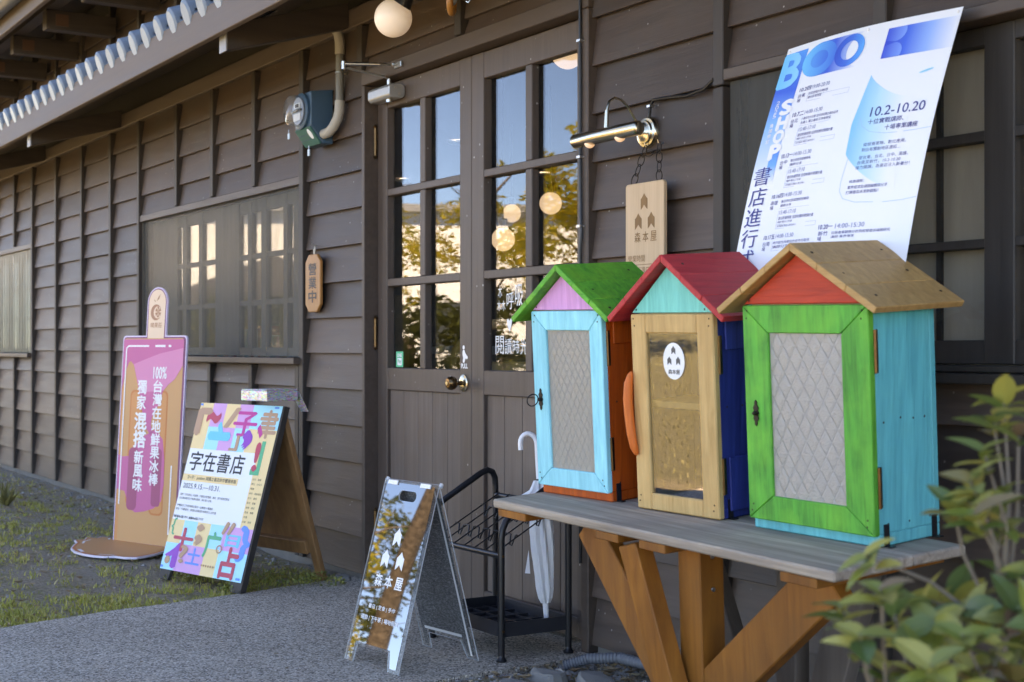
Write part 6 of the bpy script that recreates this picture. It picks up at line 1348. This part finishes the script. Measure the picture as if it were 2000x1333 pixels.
# agave-like plant by the wall, far left
t = thing('small_agave', 'small spiky plant growing beside the wall at far left', 'plant', (-9.6, -.66, -.01))
M_AG = leafmat('spiky_leaf', [(.12, .1, .03), (.22, .19, .06), (.3, .22, .09)], .5, .2); M_AG2 = M_AG
for i in range(11):
    a = i*2.4; L_ = .13+.07*((i*7) % 5)/5; el = R(35+45*((i*3) % 7)/7); d_ = Vector((math.cos(a)*math.cos(el), math.sin(a)*math.cos(el), math.sin(el))); b0 = Vector((-9.6, -.66, -.01)); s_ = d_.cross(Vector((0, 0, 1))).normalized()*.02; up_ = s_.cross(d_).normalized()*.01
    m_ = MB(); m_.add([b0-s_*.6, b0+s_*.6, b0+d_*L_*.5+s_, b0+d_*L_*.5-s_, b0+d_*L_, b0-up_, b0+d_*L_*.5-up_], [(0, 5, 6, 3), (5, 1, 2, 6), (3, 6, 4), (6, 2, 4)]); obj('leaf', m_, M_AG, t)
M_WEED = leafmat('weed_leaf', [(.12, .17, .04), (.24, .25, .06), (.34, .3, .07), (.16, .21, .05)], .5, .3)
q_ = random.Random(21)
for i, (x, y, r_, n_, lb) in enumerate(((-5.68, -.20, .14, 150, 'yellow green weed at the foot of the board rear leg'), (-5.82, -.36, .2, 170, 'low weed growing underneath the folding board'), (-6.15, -.70, .10, 60, 'small weed at the front left foot of the board'), (-5.72, -.60, .10, 60, 'small weed beside the front right foot of the board'))):
    t = thing('weed', lb, 'weed', (x, y, 0), 'weeds around the folding board'); m_ = MB(); st = MB()
    for k in range(n_):
        a = q_.uniform(0, 6.28); d_ = r_*math.sqrt(q_.random()); c_ = Vector((x+math.cos(a)*d_, y+math.sin(a)*d_*.6, q_.uniform(.0, .05)*(1.2-d_/r_)+.004)); L_ = q_.uniform(.010, .022); u_ = Vector((q_.gauss(0, 1), q_.gauss(0, 1), q_.uniform(0, .8))).normalized(); w_ = u_.orthogonal().normalized()
        m_.add([c_, c_+u_*L_*.5+w_*L_*.3, c_+u_*L_, c_+u_*L_*.5-w_*L_*.3], [(0, 1, 2, 3)])
        if k % 6 == 0: st.tube([(c_.x, c_.y, -.01), c_], .0012, 4)
    obj('foliage', m_, M_WEED, t); obj('stem', st, M_WEED, t)
# ---- leafy bush in the near right corner, well out of focus
t = thing('leafy_bush', 'leafy green and yellow shrub in the near right corner', 'shrub', (-1.05, -1.55, -.01))
WH_ = [(-1.158, -1.598, .792), (-1.159, -1.637, .74), (-1.063, -1.673, .775), (-1.075, -1.691, .726), (-1.151, -1.512, .735), (-1.16, -1.45, .731), (-1.004, -1.616, .73), (-1.08, -1.474, .725), (-1.019, -1.508, .744), (-.997, -1.568, .715), (-1.116, -1.569, .694), (-1.012, -1.591, .688), (-.989, -1.554, .683), (-1.093, -1.626, .677), (-1.134, -1.409, .946), (-1.091, -1.416, .933), (-1.086, -1.484, .912), (-1.081, -1.512, .879), (-1.104, -1.436, .861), (-1.091, -1.529, .853), (-1.044, -1.548, .847), (-1.074, -1.464, .83), (-1.053, -1.469, .769), (-1.16, -1.357, .965), (-1.085, -1.52, .735), (-1.069, -1.588, .73), (-1.113, -1.601, .738), (-1.0, -1.666, .705), (-1.03, -1.52, .66), (-.98, -1.52, .74), (-.99, -1.50, .80), (-1.12, -1.53, .655), (-1.05, -1.62, .69), (-1.069, -1.682, .656), (-.989, -1.649, .668), (-.961, -1.604, .658), (-1.05, -1.464, .7)]
M_BLEAF = leafmat('shrub_leaf', [(.08, .14, .04), (.2, .24, .05), (.4, .36, .08), (.54, .46, .13), (.1, .17, .06), (.25, .28, .06), (.36, .33, .08), (.24, .13, .09)], .32, .3); M_STEM = plain('shrub_stem', (.2, .16, .12), .8)
q_ = random.Random(8)
protos = [obj('leaf', leaf_mesh(*a_), M_BLEAF, None) for a_ in ((.05, .025, .3, .2), (.042, .023, .25, .4), (.056, .028, .35, .15))]
for o_ in protos: o_.parent = t
used = [False]*3; forks = [Vector((-1.09, -1.63, .6)), Vector((-1.03, -1.57, .58)), Vector((-1.07, -1.47, .7))]; base_ = Vector((-1.04, -1.56, -.02))
for f_ in forks: m_ = MB(); m_.tube([base_, base_.lerp(f_, .5)+Vector((.01, -.01, 0)), f_], [.009, .0075, .006], 8); obj('stem', m_, M_STEM, t, smooth=True)
Lb = BASE[t.name]
for w_ in WH_:
    w_ = Vector(w_); f_ = min(forks, key=lambda k: (k-w_).length+abs(k.x-w_.x)); m_ = MB(); md = f_.lerp(w_, .55)+Vector((q_.uniform(-.015, .015), q_.uniform(-.015, .015), .01)); m_.tube([f_, md, w_], [.0032, .0022, .0013], 6); obj('stem', m_, M_STEM, t, smooth=True)
    axis = ((w_-md).normalized()+Vector((0, 0, .6))).normalized()
    for k in range(q_.randint(5, 8)):
        a = k*2.4+q_.uniform(-.3, .3); e = axis.orthogonal().normalized(); e2 = axis.cross(e); d_ = (e*math.cos(a)+e2*math.sin(a))*1.0+axis*q_.uniform(.05, .9); d_.normalize()
        x_ = d_.cross(axis).normalized(); z_ = x_.cross(d_); Mx = Matrix((x_, d_, z_)).transposed().to_4x4(); i = q_.randrange(3)
        if not used[i]: o_ = protos[i]; used[i] = True
        else: o_ = bpy.data.objects.new('leaf', protos[i].data); col.objects.link(o_); o_.parent = t
        Mx.translation = w_-d_*.004-axis*.004*k-Lb
        o_.matrix_local = Mx @ Matrix.Diagonal((q_.uniform(.8, 1.1),)*3+(1,))
